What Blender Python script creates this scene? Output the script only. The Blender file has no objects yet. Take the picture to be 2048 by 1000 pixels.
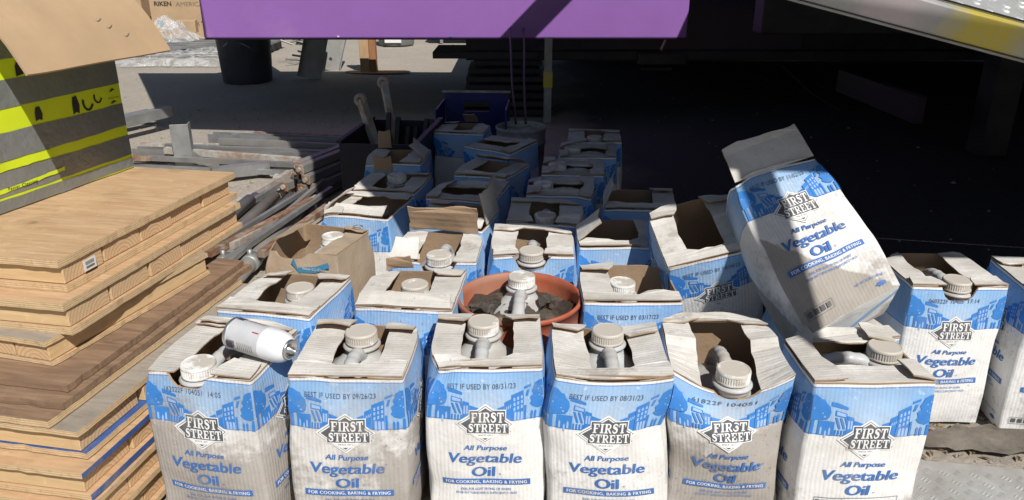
import bpy, bmesh, math, random
from mathutils import Vector, Matrix, noise
from mathutils.geometry import tessellate_polygon
R = math.radians
random.seed(7)
S = bpy.context.scene
COL = S.collection

# ------------------------------------------------------------------ camera, sky, sun, exposure
cam = bpy.data.cameras.new('camera')
cam.sensor_width = 36.0
cam.lens = 1539.0 / 2048.0 * 36.0
cam.clip_start = 0.02
cam.clip_end = 500
camo = bpy.data.objects.new('camera', cam)
COL.objects.link(camo)
camo.location = (0, 0, 1.15)
camo.rotation_euler = (R(90 - 21), 0, 0)
S.camera = camo

SUN_AZ, SUN_EL = 26.0, 48.0          # sun behind the camera and to its right
to_sun = Vector((math.sin(R(SUN_AZ)) * math.cos(R(SUN_EL)), -math.cos(R(SUN_AZ)) * math.cos(R(SUN_EL)), math.sin(R(SUN_EL))))
W = bpy.data.worlds.new('World')
S.world = W
W.use_nodes = True
wn = W.node_tree
sky = wn.nodes.new('ShaderNodeTexSky')
sky.sky_type = 'NISHITA'
sky.sun_disc = False
sky.sun_elevation = R(SUN_EL)
sky.sun_rotation = math.atan2(to_sun.x, to_sun.y)
bg = wn.nodes['Background']
bg.inputs['Strength'].default_value = 0.05
wn.links.new(sky.outputs[0], bg.inputs['Color'])
sl = bpy.data.lights.new('sun', 'SUN')
sl.energy = 4.8
sl.angle = R(0.5)
sl.color = (1.0, 0.965, 0.91)
so = bpy.data.objects.new('sun', sl)
COL.objects.link(so)
so.rotation_euler = to_sun.to_track_quat('Z', 'Y').to_euler()
S.view_settings.view_transform = 'Standard'
S.view_settings.look = 'None'
S.view_settings.exposure = 0.0
S.view_settings.gamma = 1.0
S.view_settings.use_curve_mapping = False
S.render.engine = 'CYCLES'
S.cycles.max_bounces = 6

# ------------------------------------------------------------------ materials
class NT:
    """small helper round a material's node tree"""
    def __init__(s, name):
        s.m = bpy.data.materials.new(name)
        s.m.use_nodes = True
        s.t = s.m.node_tree
        s.b = s.t.nodes['Principled BSDF']
    def n(s, typ, **kw):
        nd = s.t.nodes.new('ShaderNode' + typ)
        for k, v in kw.items():
            setattr(nd, k, v)
        return nd
    def l(s, a, b):
        s.t.links.new(a, b)
    def val(s, x, sock):
        if hasattr(x, 'is_output') or isinstance(x, bpy.types.NodeSocket):
            s.l(x, sock)
        else:
            sock.default_value = x
    def math(s, op, a, b=0.0, c=None, clamp=False):
        nd = s.n('Math', operation=op, use_clamp=clamp)
        s.val(a, nd.inputs[0]); s.val(b, nd.inputs[1])
        if c is not None: s.val(c, nd.inputs[2])
        return nd.outputs[0]
    def ramp(s, x, lo, hi, a=0.0, b=1.0):
        nd = s.n('MapRange'); nd.clamp = True
        s.val(x, nd.inputs[0])
        for i, v in enumerate((lo, hi, a, b)): s.val(v, nd.inputs[i + 1])
        return nd.outputs[0]
    def mix(s, f, a, b, typ='MIX'):
        nd = s.n('Mix', data_type='RGBA', blend_type=typ)
        s.val(f, nd.inputs[0])
        for x, k in ((a, 6), (b, 7)):
            if isinstance(x, tuple): x = (*x[:3], 1.0)
            s.val(x, nd.inputs[k])
        return nd.outputs[2]
    def noise(s, vec, scale, detail=4, rough=0.55, dist=0.0):
        nd = s.n('TexNoise')
        nd.inputs['Scale'].default_value = scale; nd.inputs['Detail'].default_value = detail
        nd.inputs['Roughness'].default_value = rough; nd.inputs['Distortion'].default_value = dist
        if vec is not None: s.l(vec, nd.inputs['Vector'])
        return nd.outputs['Fac']
    def obj(s, rnd=True, scale=(1, 1, 1)):
        tc = s.n('TexCoord'); v = tc.outputs['Object']
        if scale != (1, 1, 1):
            mp = s.n('Mapping'); mp.inputs['Scale'].default_value = scale
            s.l(v, mp.inputs['Vector']); v = mp.outputs[0]
        if rnd:
            oi = s.n('ObjectInfo')
            ad = s.n('VectorMath', operation='ADD')
            k = s.math('MULTIPLY', oi.outputs['Random'], 37.0)
            s.l(v, ad.inputs[0]); s.l(k, ad.inputs[1]); v = ad.outputs[0]
        return v
    def bump(s, h, strength=0.3, dist=0.01, prev=None):
        nd = s.n('Bump'); nd.inputs['Strength'].default_value = strength; nd.inputs['Distance'].default_value = dist
        s.l(h, nd.inputs['Height'])
        if prev is not None: s.l(prev, nd.inputs['Normal'])
        return nd.outputs[0]
    def out(s, color=None, rough=0.8, normal=None, metal=0.0, **kw):
        if color is not None:
            if isinstance(color, tuple): color = (*color[:3], 1.0)
            s.val(color, s.b.inputs['Base Color'])
        s.val(rough, s.b.inputs['Roughness']); s.val(metal, s.b.inputs['Metallic'])
        if normal is not None: s.l(normal, s.b.inputs['Normal'])
        for k, v in kw.items(): s.val(v, s.b.inputs[k.replace('_', ' ')])
        return s.m

M = {}
def simple(name, c, rough=0.7, metal=0.0, var=0.25, scale=12.0, bump=0.15, dirt=None, dirt_amt=0.5, stretch=(1, 1, 1), **kw):
    """colour broken up by noise, with optional dirt patches and fine relief"""
    t = NT(name)
    v = t.obj(True, stretch)
    n1 = t.noise(v, scale, 6, 0.6); n2 = t.noise(v, scale * 6, 3, 0.6)
    dark = tuple(x * (1 - var) for x in c); lite = tuple(min(1, x * (1 + var)) for x in c)
    col = t.mix(t.ramp(n1, 0.3, 0.7), dark, lite)
    col = t.mix(t.ramp(n2, 0.35, 0.75, 0, 0.35), col, dark)
    if dirt:
        n3 = t.noise(v, scale * 0.45, 8, 0.68)
        col = t.mix(t.ramp(n3, 0.62 - dirt_amt * 0.3, 0.78 - dirt_amt * 0.2, 0, 0.85), col, dirt)
    nr = t.bump(n2, bump, 0.004) if bump else None
    M[name] = t.out(col, rough, nr, metal, **kw)
    return M[name]

DUST = (0.36, 0.32, 0.27)
MUD = (0.17, 0.145, 0.12)

def carton_mats():
    # printed side walls: UV in metres, u across the face from its middle, v height
    t = NT('carton_print')
    uv = t.n('UVMap', uv_map='UVMap').outputs[0]
    sp = t.n('SeparateXYZ'); t.l(uv, sp.inputs[0]); U, V = sp.outputs[0], sp.outputs[1]
    b = t.math('SUBTRACT', 0.385, V)
    v = t.obj(True)
    n1 = t.noise(v, 9, 6, 0.6); n2 = t.noise(v, 60, 5, 0.6); n3 = t.noise(v, 3.2, 8, 0.62)
    white = t.mix(t.ramp(n2, 0.3, 0.7), (0.80, 0.795, 0.78), (0.87, 0.87, 0.86))
    # blue band, paler towards the logo
    r = t.math('SQRT', t.math('ADD', t.math('POWER', t.math('ABSOLUTE', U), 2.0), t.math('POWER', t.math('SUBTRACT', b, 0.115), 2.0)))
    blue = t.mix(t.ramp(r, 0.02, 0.12), (0.48, 0.64, 0.84), (0.23, 0.45, 0.76))
    line = t.math('ADD', t.math('COMPARE', b, 0.0065, 0.0013), t.math('COMPARE', b, 0.1085, 0.0013), clamp=True)
    blue = t.mix(line, blue, (0.07, 0.21, 0.56))
    band = t.math('MULTIPLY', t.math('GREATER_THAN', b, 0.0055), t.math('LESS_THAN', b, 0.1095))
    wob = t.ramp(n2, 0.62, 0.72)       # scuffs through the ink
    band = t.math('MULTIPLY', band, t.math('SUBTRACT', 1.0, t.math('MULTIPLY', wob, 0.5)))
    col = t.mix(band, white, blue)
    at = t.n('Attribute', attribute_type='OBJECT', attribute_name='dirt').outputs['Fac']
    # thin dust all over, mud splashes thickest low down
    col = t.mix(t.math('MULTIPLY', t.ramp(n1, 0.35, 0.75), t.math('MULTIPLY_ADD', at, 0.45, 0.18)), col, DUST)
    low = t.math('MULTIPLY', t.ramp(V, 0.02, 0.36, 0.36, 0.0), t.math('MULTIPLY', at, at))
    mud = t.math('ADD', t.math('ADD', t.math('MULTIPLY', n3, 0.75), t.math('MULTIPLY', n2, 0.25)), low)
    col = t.mix(t.ramp(mud, 0.60, 0.70, 0, 0.68), col, (0.25, 0.21, 0.175))
    sp2 = t.noise(v, 130, 2, 0.5)
    spots = t.math('MULTIPLY', t.ramp(sp2, 0.66, 0.70), t.ramp(n3, 0.45, 0.6, 0, 0.6))
    col = t.mix(spots, col, (0.20, 0.16, 0.12))
    # one big damp stain with its own ragged outline, where the carton has one
    st = t.n('Attribute', attribute_type='OBJECT', attribute_name='stain').outputs['Fac']
    edge = t.math('SUBTRACT', t.math('SUBTRACT', t.math('ADD', 0.125, t.math('MULTIPLY', t.math('SUBTRACT', n3, 0.5), 0.10)), V), t.math('MULTIPLY', U, 0.95))
    edge = t.math('ADD', edge, t.math('MULTIPLY', t.math('SUBTRACT', n2, 0.5), 0.02))
    col = t.mix(t.math('MULTIPLY', t.ramp(edge, 0.0, 0.008, 0, 0.85), st), col, (0.31, 0.275, 0.235))
    fl = t.math('SINE', t.math('MULTIPLY', U, 2 * math.pi / 0.0085))
    cr = t.noise(v, 22, 5, 0.6, 0.4)
    nr = t.bump(fl, 0.30, 0.0007)
    nr = t.bump(cr, 0.5, 0.006, nr)
    M['print'] = t.out(col, 0.78, nr)
    # white liner of the top flaps, dusty
    for nm, base, dust in (('flap', (0.78, 0.765, 0.735), (0.47, 0.44, 0.395)), ('kraft', (0.40, 0.26, 0.15), (0.33, 0.25, 0.18)), ('kraft_pale', (0.46, 0.34, 0.22), (0.40, 0.33, 0.26))):
        t = NT('carton_' + nm)
        v = t.obj(True)
        sx = t.n('SeparateXYZ'); tc = t.n('TexCoord'); t.l(tc.outputs['Object'], sx.inputs[0])
        n1 = t.noise(v, 7, 7, 0.65); n2 = t.noise(v, 70, 4, 0.6)
        col = t.mix(t.ramp(n2, 0.3, 0.7), tuple(x * 0.9 for x in base), base)
        col = t.mix(t.ramp(n1, 0.34, 0.64, 0.22, 0.92 if nm == 'flap' else 0.6), col, dust)
        n3 = t.noise(v, 4.5, 8, 0.7)
        col = t.mix(t.ramp(n3, 0.60, 0.66, 0, 0.55), col, (0.27, 0.23, 0.19))
        sp2 = t.noise(v, 150, 2, 0.5)
        col = t.mix(t.ramp(sp2, 0.68, 0.72, 0, 0.5), col, (0.22, 0.18, 0.14))
        fl = t.math('SINE', t.math('MULTIPLY', sx.outputs[1], 2 * math.pi / 0.0085))
        nr = t.bump(fl, 0.25, 0.0007)
        nr = t.bump(t.noise(v, 25, 5, 0.6, 0.4), 0.45, 0.006, nr)
        M[nm] = t.out(col, 0.85, nr)
    simple('ink_white', (0.82, 0.82, 0.81), 0.75, var=0.08, scale=40, bump=0, dirt=DUST, dirt_amt=0.25)
    simple('ink_dark', (0.10, 0.105, 0.12), 0.7, var=0.15, scale=40, bump=0, dirt=(0.25, 0.23, 0.21), dirt_amt=0.3)
    simple('ink_blue', (0.055, 0.165, 0.46), 0.7, var=0.12, scale=40, bump=0, dirt=(0.25, 0.27, 0.33), dirt_amt=0.35)
    simple('ink_town', (0.04, 0.215, 0.60), 0.7, var=0.12, scale=40, bump=0, dirt=(0.20, 0.28, 0.42), dirt_amt=0.25)
    simple('ink_pale', (0.33, 0.48, 0.76), 0.7, var=0.1, scale=40, bump=0)
    simple('ink_date', (0.09, 0.12, 0.19), 0.7, var=0.3, scale=90, bump=0)
carton_mats()

# jug plastic and caps
t = NT('jug_plastic'); v = t.obj(True)
n1 = t.noise(v, 14, 6, 0.62)
col = t.mix(t.ramp(n1, 0.40, 0.66, 0, 0.9), (0.52, 0.535, 0.54), (0.40, 0.37, 0.33))
M['jug'] = t.out(col, t.ramp(n1, 0.4, 0.65, 0.32, 0.75), t.bump(t.noise(v, 60, 4), 0.12, 0.003), Subsurface_Weight=0.25, Subsurface_Scale=0.02)
t = NT('cap_plastic'); v = t.obj(True)
n1 = t.noise(v, 26, 7, 0.62); gm = t.n('NewGeometry'); sp = t.n('SeparateXYZ'); t.l(gm.outputs['Normal'], sp.inputs[0])
oi = t.n('ObjectInfo')
amt = t.math('MULTIPLY_ADD', oi.outputs['Random'], 0.26, 0.34)
k = t.ramp(t.math('ADD', n1, t.math('MULTIPLY', sp.outputs[2], 0.06)), t.math('SUBTRACT', 0.86, amt), t.math('SUBTRACT', 0.97, amt), 0.05, 0.9)
col = t.mix(k, (0.84, 0.84, 0.83), (0.50, 0.455, 0.39))
M['cap'] = t.out(col, 0.55, t.bump(n1, 0.15, 0.002))

# wood
def wood():
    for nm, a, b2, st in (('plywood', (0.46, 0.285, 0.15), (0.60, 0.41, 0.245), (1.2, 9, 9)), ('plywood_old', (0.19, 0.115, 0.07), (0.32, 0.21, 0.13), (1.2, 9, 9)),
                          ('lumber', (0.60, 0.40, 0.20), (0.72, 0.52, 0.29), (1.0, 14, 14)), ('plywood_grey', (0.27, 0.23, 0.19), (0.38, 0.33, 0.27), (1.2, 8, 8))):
        t = NT(nm); v = t.obj(True, st)
        n1 = t.noise(v, 5, 6, 0.6, 1.2); v2 = t.obj(True); n2 = t.noise(v2, 6, 6, 0.6)
        wv = t.n('TexWave', wave_type='BANDS', bands_direction='Y'); wv.inputs['Scale'].default_value = 2.2; wv.inputs['Distortion'].default_value = 7; wv.inputs['Detail'].default_value = 3; wv.inputs['Detail Scale'].default_value = 0.8
        t.l(v, wv.inputs['Vector'])
        col = t.mix(t.ramp(n1, 0.32, 0.68), a, b2)
        col = t.mix(t.math('MULTIPLY', wv.outputs['Fac'], 0.13), col, tuple(x * 0.66 for x in a))
        col = t.mix(t.ramp(n2, 0.56, 0.72, 0, 0.5), col, tuple(x * 0.55 for x in a))
        vk = t.n('TexVoronoi'); vk.inputs['Scale'].default_value = 5.5; t.l(v2, vk.inputs['Vector'])
        col = t.mix(t.ramp(vk.outputs['Distance'], 0.02, 0.085, 0.7, 0.0), col, tuple(x * 0.42 for x in a))
        n4 = t.noise(v2, 35, 6, 0.7)
        col = t.mix(t.ramp(n4, 0.58, 0.70, 0, 0.4), col, tuple(min(1, x * 1.25) for x in b2))
        M[nm] = t.out(col, 0.78, t.bump(n1, 0.22, 0.004))
    t = NT('end_grain'); v = t.obj(False)
    oi = t.n('ObjectInfo')
    # growth rings about a pith line below each block
    sp = t.n('SeparateXYZ'); t.l(v, sp.inputs[0])
    off = t.math('MULTIPLY_ADD', oi.outputs['Random'], 0.11, -0.055)
    dx = t.math('SUBTRACT', sp.outputs[1], off); dz = t.math('ADD', sp.outputs[2], t.math('MULTIPLY_ADD', oi.outputs['Random'], 0.03, 0.018))
    rr = t.math('SQRT', t.math('ADD', t.math('MULTIPLY', dx, dx), t.math('MULTIPLY', dz, dz)))
    n1 = t.noise(v, 30, 4, 0.6)
    rr = t.math('ADD', rr, t.math('MULTIPLY', n1, 0.004))
    ring = t.math('FRACT', t.math('MULTIPLY', rr, 105))
    ring = t.math('POWER', ring, 2.5)
    col = t.mix(t.math('MULTIPLY', ring, 0.8), (0.68, 0.46, 0.26), (0.40, 0.19, 0.08))
    col = t.mix(t.math('MULTIPLY', oi.outputs['Random'], 0.35), col, (0.66, 0.50, 0.30))
    n2 = t.noise(v, 160, 3)
    col = t.mix(t.ramp(n2, 0.55, 0.75, 0, 0.35), col, (0.38, 0.24, 0.13))
    M['end_grain'] = t.out(col, 0.85, t.bump(ring, 0.15, 0.002))
    t = NT('ply_edge'); v = t.obj(True)
    sp = t.n('SeparateXYZ'); tc = t.n('TexCoord'); t.l(tc.outputs['Object'], sp.inputs[0])
    st = t.math('SINE', t.math('MULTIPLY', sp.outputs[2], 2 * math.pi / 0.0048))
    n2 = t.noise(v, 80, 5, 0.6)
    col = t.mix(t.ramp(st, -0.4, 0.4), (0.50, 0.34, 0.18), (0.66, 0.49, 0.29))
    col = t.mix(t.ramp(n2, 0.55, 0.7, 0, 0.5), col, (0.30, 0.19, 0.10))
    M['ply_edge'] = t.out(col, 0.85, t.bump(n2, 0.3, 0.003))
wood()

simple('blue_paint', (0.045, 0.10, 0.30), 0.6, scale=20, dirt=(0.3, 0.25, 0.19), dirt_amt=0.3)
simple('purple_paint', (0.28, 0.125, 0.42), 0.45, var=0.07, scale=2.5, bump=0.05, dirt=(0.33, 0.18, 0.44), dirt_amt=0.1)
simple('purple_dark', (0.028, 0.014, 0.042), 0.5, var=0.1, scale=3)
simple('neon', (0.66, 0.80, 0.02), 0.6, var=0.06, scale=8, bump=0.08)
simple('duct_tape', (0.235, 0.25, 0.245), 0.40, var=0.14, scale=7, bump=0.7, metal=0.25, dirt=(0.30, 0.31, 0.30), dirt_amt=0.3)
simple('kraft_board', (0.46, 0.32, 0.19), 0.85, var=0.10, scale=5, bump=0.1, dirt=(0.36, 0.25, 0.15), dirt_amt=0.1)
simple('black_ink', (0.03, 0.03, 0.03), 0.7, bump=0)
simple('grey_ink', (0.18, 0.15, 0.12), 0.7, bump=0)
simple('galvanised', (0.36, 0.37, 0.37), 0.5, metal=0.55, var=0.2, scale=9, dirt=(0.27, 0.25, 0.22), dirt_amt=0.7)
simple('steel_pipe', (0.25, 0.25, 0.25), 0.55, metal=0.35, var=0.3, scale=10, dirt=(0.33, 0.30, 0.26), dirt_amt=0.85)
simple('rusty_steel', (0.22, 0.11, 0.06), 0.85, var=0.4, scale=30, dirt=(0.42, 0.38, 0.33), dirt_amt=0.6)
simple('pale_steel', (0.42, 0.40, 0.36), 0.75, var=0.3, scale=25, dirt=(0.28, 0.14, 0.07), dirt_amt=0.55)
simple('black_plastic', (0.055, 0.06, 0.075), 0.5, var=0.25, scale=5, dirt=(0.12, 0.12, 0.12), dirt_amt=0.5)
simple('grey_plastic', (0.16, 0.165, 0.17), 0.55, var=0.2, scale=6, dirt=(0.3, 0.28, 0.24), dirt_amt=0.5)
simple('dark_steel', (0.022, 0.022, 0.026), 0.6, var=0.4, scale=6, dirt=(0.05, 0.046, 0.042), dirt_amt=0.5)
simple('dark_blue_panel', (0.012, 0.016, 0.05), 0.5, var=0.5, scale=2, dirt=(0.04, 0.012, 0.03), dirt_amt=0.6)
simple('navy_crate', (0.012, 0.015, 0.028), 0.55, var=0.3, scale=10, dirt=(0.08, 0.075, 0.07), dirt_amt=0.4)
simple('blue_plastic', (0.010, 0.018, 0.16), 0.45, var=0.1, scale=8, dirt=(0.05, 0.06, 0.14), dirt_amt=0.3)
simple('orange_plastic', (0.47, 0.10, 0.04), 0.6, var=0.2, scale=10, dirt=(0.33, 0.19, 0.13), dirt_amt=0.75)
simple('white_bucket', (0.5, 0.49, 0.46), 0.55, var=0.1, scale=10, dirt=(0.16, 0.14, 0.12), dirt_amt=0.6)
simple('mud', (0.055, 0.046, 0.038), 0.5, var=0.6, scale=24, bump=0.8, dirt=(0.17, 0.14, 0.11), dirt_amt=0.45)
simple('post_wood', (0.34, 0.16, 0.07), 0.75, var=0.2, scale=8, stretch=(6, 6, 1))
simple('post_wood_pale', (0.50, 0.33, 0.18), 0.75, var=0.2, scale=8, stretch=(6, 6, 1))
simple('tread_plate', (0.62, 0.64, 0.64), 0.42, metal=0.45, var=0.10, scale=8, dirt=(0.42, 0.40, 0.36), dirt_amt=0.4)
simple('tread_plate_worn', (0.52, 0.52, 0.50), 0.5, metal=0.35, var=0.15, scale=8, dirt=(0.33, 0.30, 0.26), dirt_amt=0.7)
simple('rail_steel', (0.42, 0.43, 0.43), 0.5, metal=0.4, var=0.12, scale=5, dirt=(0.40, 0.38, 0.36), dirt_amt=0.4)
t = NT('sprayed_rail'); v = t.obj(False); sp = t.n('SeparateXYZ'); t.l(v, sp.inputs[0])
n1 = t.noise(v, 9, 5, 0.6); n2 = t.noise(v, 60, 4, 0.6); n3 = t.noise(v, 22, 6, 0.65)
col = t.mix(t.ramp(n1, 0.3, 0.7), (0.36, 0.38, 0.385), (0.46, 0.475, 0.475))
col = t.mix(t.ramp(n3, 0.55, 0.7, 0, 0.5), col, (0.52, 0.51, 0.48))
def spray(x0, hw, c, amt, col):
    dd = t.math('ABSOLUTE', t.math('SUBTRACT', t.math('ADD', sp.outputs[0], t.math('MULTIPLY', t.math('SUBTRACT', n3, 0.5), 0.12)), x0))
    k = t.math('MULTIPLY', t.ramp(dd, hw * 0.35, hw, amt, 0.0), t.ramp(n2, 0.25, 0.5, 0.6, 1.0))
    return t.mix(k, col, c)
col = spray(-0.87, 0.16, (0.62, 0.53, 0.56), 0.75, col)
col = spray(-0.55, 0.17, (0.62, 0.50, 0.05), 0.9, col)
M['sprayed_rail'] = t.out(col, 0.5, t.bump(n2, 0.15, 0.003), 0.3)
simple('yellow_paint', (0.62, 0.50, 0.06), 0.6, var=0.15, scale=12, dirt=(0.45, 0.43, 0.38), dirt_amt=0.5)
simple('pink_paint', (0.58, 0.50, 0.52), 0.6, var=0.1, scale=12, dirt=(0.45, 0.44, 0.42), dirt_amt=0.6)
simple('can_white', (0.78, 0.80, 0.83), 0.28, var=0.04, scale=12, bump=0.02, dirt=(0.55, 0.53, 0.5), dirt_amt=0.1)
simple('can_label', (0.55, 0.56, 0.58), 0.35, var=0.08, scale=20, bump=0, dirt=(0.35, 0.33, 0.31), dirt_amt=0.3)
simple('can_navy', (0.06, 0.05, 0.12), 0.35, var=0.3, scale=30, bump=0)
simple('red_ink', (0.40, 0.04, 0.05), 0.5, bump=0)
simple('metal_bright', (0.6, 0.6, 0.6), 0.3, metal=0.9, var=0.1, bump=0)
simple('black_rubber', (0.012, 0.012, 0.013), 0.6, bump=0)
simple('paper_white', (0.75, 0.75, 0.73), 0.7, var=0.05, bump=0)
simple('leaf_dry', (0.22, 0.15, 0.08), 0.8, var=0.4, scale=60)
simple('pebble', (0.30, 0.27, 0.235), 0.9, var=0.4, scale=40)
simple('white_post', (0.6, 0.6, 0.6), 0.5)
simple('logo_blue', (0.06, 0.24, 0.40), 0.6, bump=0)
t = NT('clear_film'); v = t.obj(True)
n1 = t.noise(v, 9, 5, 0.6, 0.8)
M['film'] = t.out((0.86, 0.87, 0.88), 0.12, t.bump(n1, 1.0, 0.08), Alpha=t.ramp(n1, 0.35, 0.7, 0.12, 0.6))
simple('dried_mud', (0.13, 0.11, 0.09), 0.85, var=0.4, scale=14, bump=0.6, dirt=(0.24, 0.21, 0.17), dirt_amt=0.5)

t = NT('ground_dirt')
tc = t.n('TexCoord'); v = tc.outputs['Object']
n1 = t.noise(v, 0.9, 8, 0.6); n2 = t.noise(v, 60, 6, 0.7); n3 = t.noise(v, 6, 7, 0.65)
vo = t.n('TexVoronoi'); vo.inputs['Scale'].default_value = 70; t.l(v, vo.inputs['Vector'])
col = t.mix(t.ramp(n1, 0.3, 0.7), (0.37, 0.325, 0.265), (0.48, 0.425, 0.35))
col = t.mix(t.ramp(n2, 0.38, 0.75), col, (0.26, 0.23, 0.195))
col = t.mix(t.ramp(n3, 0.58, 0.70, 0, 0.45), col, (0.24, 0.215, 0.185))
spk = t.ramp(vo.outputs['Distance'], 0.0, 0.18, 0.55, 0.0)
col = t.mix(t.math('MULTIPLY', spk, t.ramp(n2, 0.45, 0.6)), col, (0.58, 0.54, 0.48))
spx = t.n('SeparateXYZ'); t.l(v, spx.inputs[0])       # deep shade under the trailer painted into the ground colour, dirt elsewhere
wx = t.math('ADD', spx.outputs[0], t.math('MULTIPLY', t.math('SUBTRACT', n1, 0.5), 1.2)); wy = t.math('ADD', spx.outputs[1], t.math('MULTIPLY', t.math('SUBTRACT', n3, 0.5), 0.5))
shade_mask = t.math('MULTIPLY', t.math('MULTIPLY', t.ramp(wx, 0.1, 0.7), t.ramp(wy, 2.1, 2.4)), t.ramp(wy, 9.0, 9.6, 1.0, 0.0))
col = t.mix(shade_mask, col, t.mix(t.ramp(n2, 0.4, 0.7), (0.035, 0.036, 0.040), (0.065, 0.063, 0.062)))
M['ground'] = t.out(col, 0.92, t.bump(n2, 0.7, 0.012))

# ------------------------------------------------------------------ mesh helpers
class MB:
    def __init__(s): s.v = []; s.f = []; s.m = []; s.mats = []; s.uv = {}; s.smooth = []
    def mi(s, mat):
        if mat not in s.mats: s.mats.append(mat)
        return s.mats.index(mat)
    def face(s, pts, mat, smooth=False, uv=None):
        i = len(s.v); s.v += [Vector(p) for p in pts]
        if uv: s.uv[len(s.f)] = uv
        s.f.append(list(range(i, i + len(pts)))); s.m.append(s.mi(mat)); s.smooth.append(smooth)
    def box(s, lo, hi, mat, T=None, mats=None):
        x0, y0, z0 = lo; x1, y1, z1 = hi
        c = [Vector(p) for p in ((x0, y0, z0), (x1, y0, z0), (x1, y1, z0), (x0, y1, z0), (x0, y0, z1), (x1, y0, z1), (x1, y1, z1), (x0, y1, z1))]
        if T is not None: c = [T @ p for p in c]
        i = len(s.v); s.v += c
        mats = mats or {}
        for k, q in (('-z', (3, 2, 1, 0)), ('+z', (4, 5, 6, 7)), ('-y', (0, 1, 5, 4)), ('+x', (1, 2, 6, 5)), ('+y', (2, 3, 7, 6)), ('-x', (3, 0, 4, 7))):
            s.f.append([i + a for a in q]); s.m.append(s.mi(mats.get(k, mat))); s.smooth.append(False)
    def grid(s, rows, mat, smooth=True, closed=False, uvs=None, flip=False):
        """rows of points, shared vertices"""
        i0 = len(s.v); n = len(rows[0])
        for r in rows: s.v += [Vector(p) for p in r]
        for a in range(len(rows) - 1):
            for b in range(n if closed else n - 1):
                c = (b + 1) % n
                q = [i0 + a * n + b, i0 + a * n + c, i0 + (a + 1) * n + c, i0 + (a + 1) * n + b]
                if flip: q.reverse()
                if uvs:
                    u = [uvs[a][b], uvs[a][c], uvs[a + 1][c], uvs[a + 1][b]]
                    if flip: u.reverse()
                    s.uv[len(s.f)] = u
                s.f.append(q); s.m.append(s.mi(mat)); s.smooth.append(smooth)
    def lathe(s, prof, mat, n=32, T=None, smooth=True, rib=None):
        rows = []
        for k, (r, z) in enumerate(prof):
            row = []
            for j in range(n):
                a = 2 * math.pi * j / n; rr = r
                if rib and k in rib[1]: rr = r * (1 + (rib[0] if j % 2 else 0))
                p = Vector((rr * math.cos(a), rr * math.sin(a), z))
                row.append(T @ p if T is not None else p)
            rows.append(row)
        s.grid(rows, mat, smooth, True)
    def tube(s, path, rad, mat, n=10, cap=True, square=False, flat=1.0):
        path = [Vector(p) for p in path]
        rad = rad if isinstance(rad, (list, tuple)) else [rad] * len(path)
        rows = []; up = Vector((0, 0, 1))
        for k, p in enumerate(path):
            d = (path[min(k + 1, len(path) - 1)] - path[max(k - 1, 0)]).normalized()
            x = d.cross(up)
            if x.length < 1e-3: x = d.cross(Vector((0, 1, 0)))
            x.normalize(); y = x.cross(d).normalized()
            m = 4 if square else n
            rows.append([p + x * rad[k] * flat * math.cos(2 * math.pi * (j + (0.5 if square else 0)) / m) * (1.414 if square else 1) + y * rad[k] * math.sin(2 * math.pi * (j + (0.5 if square else 0)) / m) * (1.414 if square else 1) for j in range(m)])
        s.grid(rows, mat, not square, True, flip=True)
        if cap:
            s.face(list(reversed(rows[-1])), mat); s.face(rows[0], mat)
    def build(s, name, parent=None, bevel=0.0):
        me = bpy.data.meshes.new(name)
        me.from_pydata(s.v, [], s.f)
        for m in s.mats: me.materials.append(M[m])
        me.polygons.foreach_set('material_index', s.m)
        me.polygons.foreach_set('use_smooth', s.smooth)
        if s.uv:
            ul = me.uv_layers.new(name='UVMap')
            for fi, u in s.uv.items():
                p = me.polygons[fi]
                for k, li in enumerate(p.loop_indices): ul.data[li].uv = u[k]
        me.validate(); me.update()
        o = bpy.data.objects.new(name, me)
        COL.objects.link(o)
        if parent: o.parent = parent
        if bevel:
            b = o.modifiers.new('bevel', 'BEVEL'); b.width = bevel; b.segments = 2; b.limit_method = 'ANGLE'; b.angle_limit = R(50)
        return o

def tag(o, label, cat, group=None):
    o['label'] = label; o['category'] = cat
    if group: o['group'] = group
    return o
def empty(name, loc=(0, 0, 0), rot=(0, 0, 0)):
    o = bpy.data.objects.new(name, None); COL.objects.link(o)
    o.location = loc; o.rotation_euler = rot; o.empty_display_size = 0.1
    return o
def thing(name, label, cat, loc=(0, 0, 0), rot=(0, 0, 0), group=None):
    return tag(empty(name, loc, rot), label, cat, group)

# ------------------------------------------------------------------ lettering as flat meshes (built-in font)
_tx = {}
def text2d(s, shear=0.0, bold=0.0, spacing=1.0):
    """verts (x,y) and faces of a string, height of capitals 1, centred"""
    k = (s, shear, bold, spacing)
    if k in _tx: return _tx[k]
    cu = bpy.data.curves.new('lettering', 'FONT')
    cu.body = s; cu.size = 1.0; cu.shear = shear; cu.offset = bold; cu.space_character = spacing
    cu.resolution_u = 3; cu.align_x = 'LEFT'; cu.fill_mode = 'FRONT'
    o = bpy.data.objects.new('lettering', cu); COL.objects.link(o)
    dg = bpy.context.evaluated_depsgraph_get()
    me = bpy.data.meshes.new_from_object(o.evaluated_get(dg))
    vs = [(v.co.x, v.co.y) for v in me.vertices]; fs = [tuple(p.vertices) for p in me.polygons]
    bpy.data.objects.remove(o); bpy.data.curves.remove(cu); bpy.data.meshes.remove(me)
    xs = [a for a, b in vs]; x0, x1 = min(xs), max(xs)
    cap = 0.72
    vs = [((a - (x0 + x1) / 2) / cap, b / cap - 0.5) for a, b in vs]
    _tx[k] = (vs, fs, (x1 - x0) / cap)
    return _tx[k]

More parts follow.
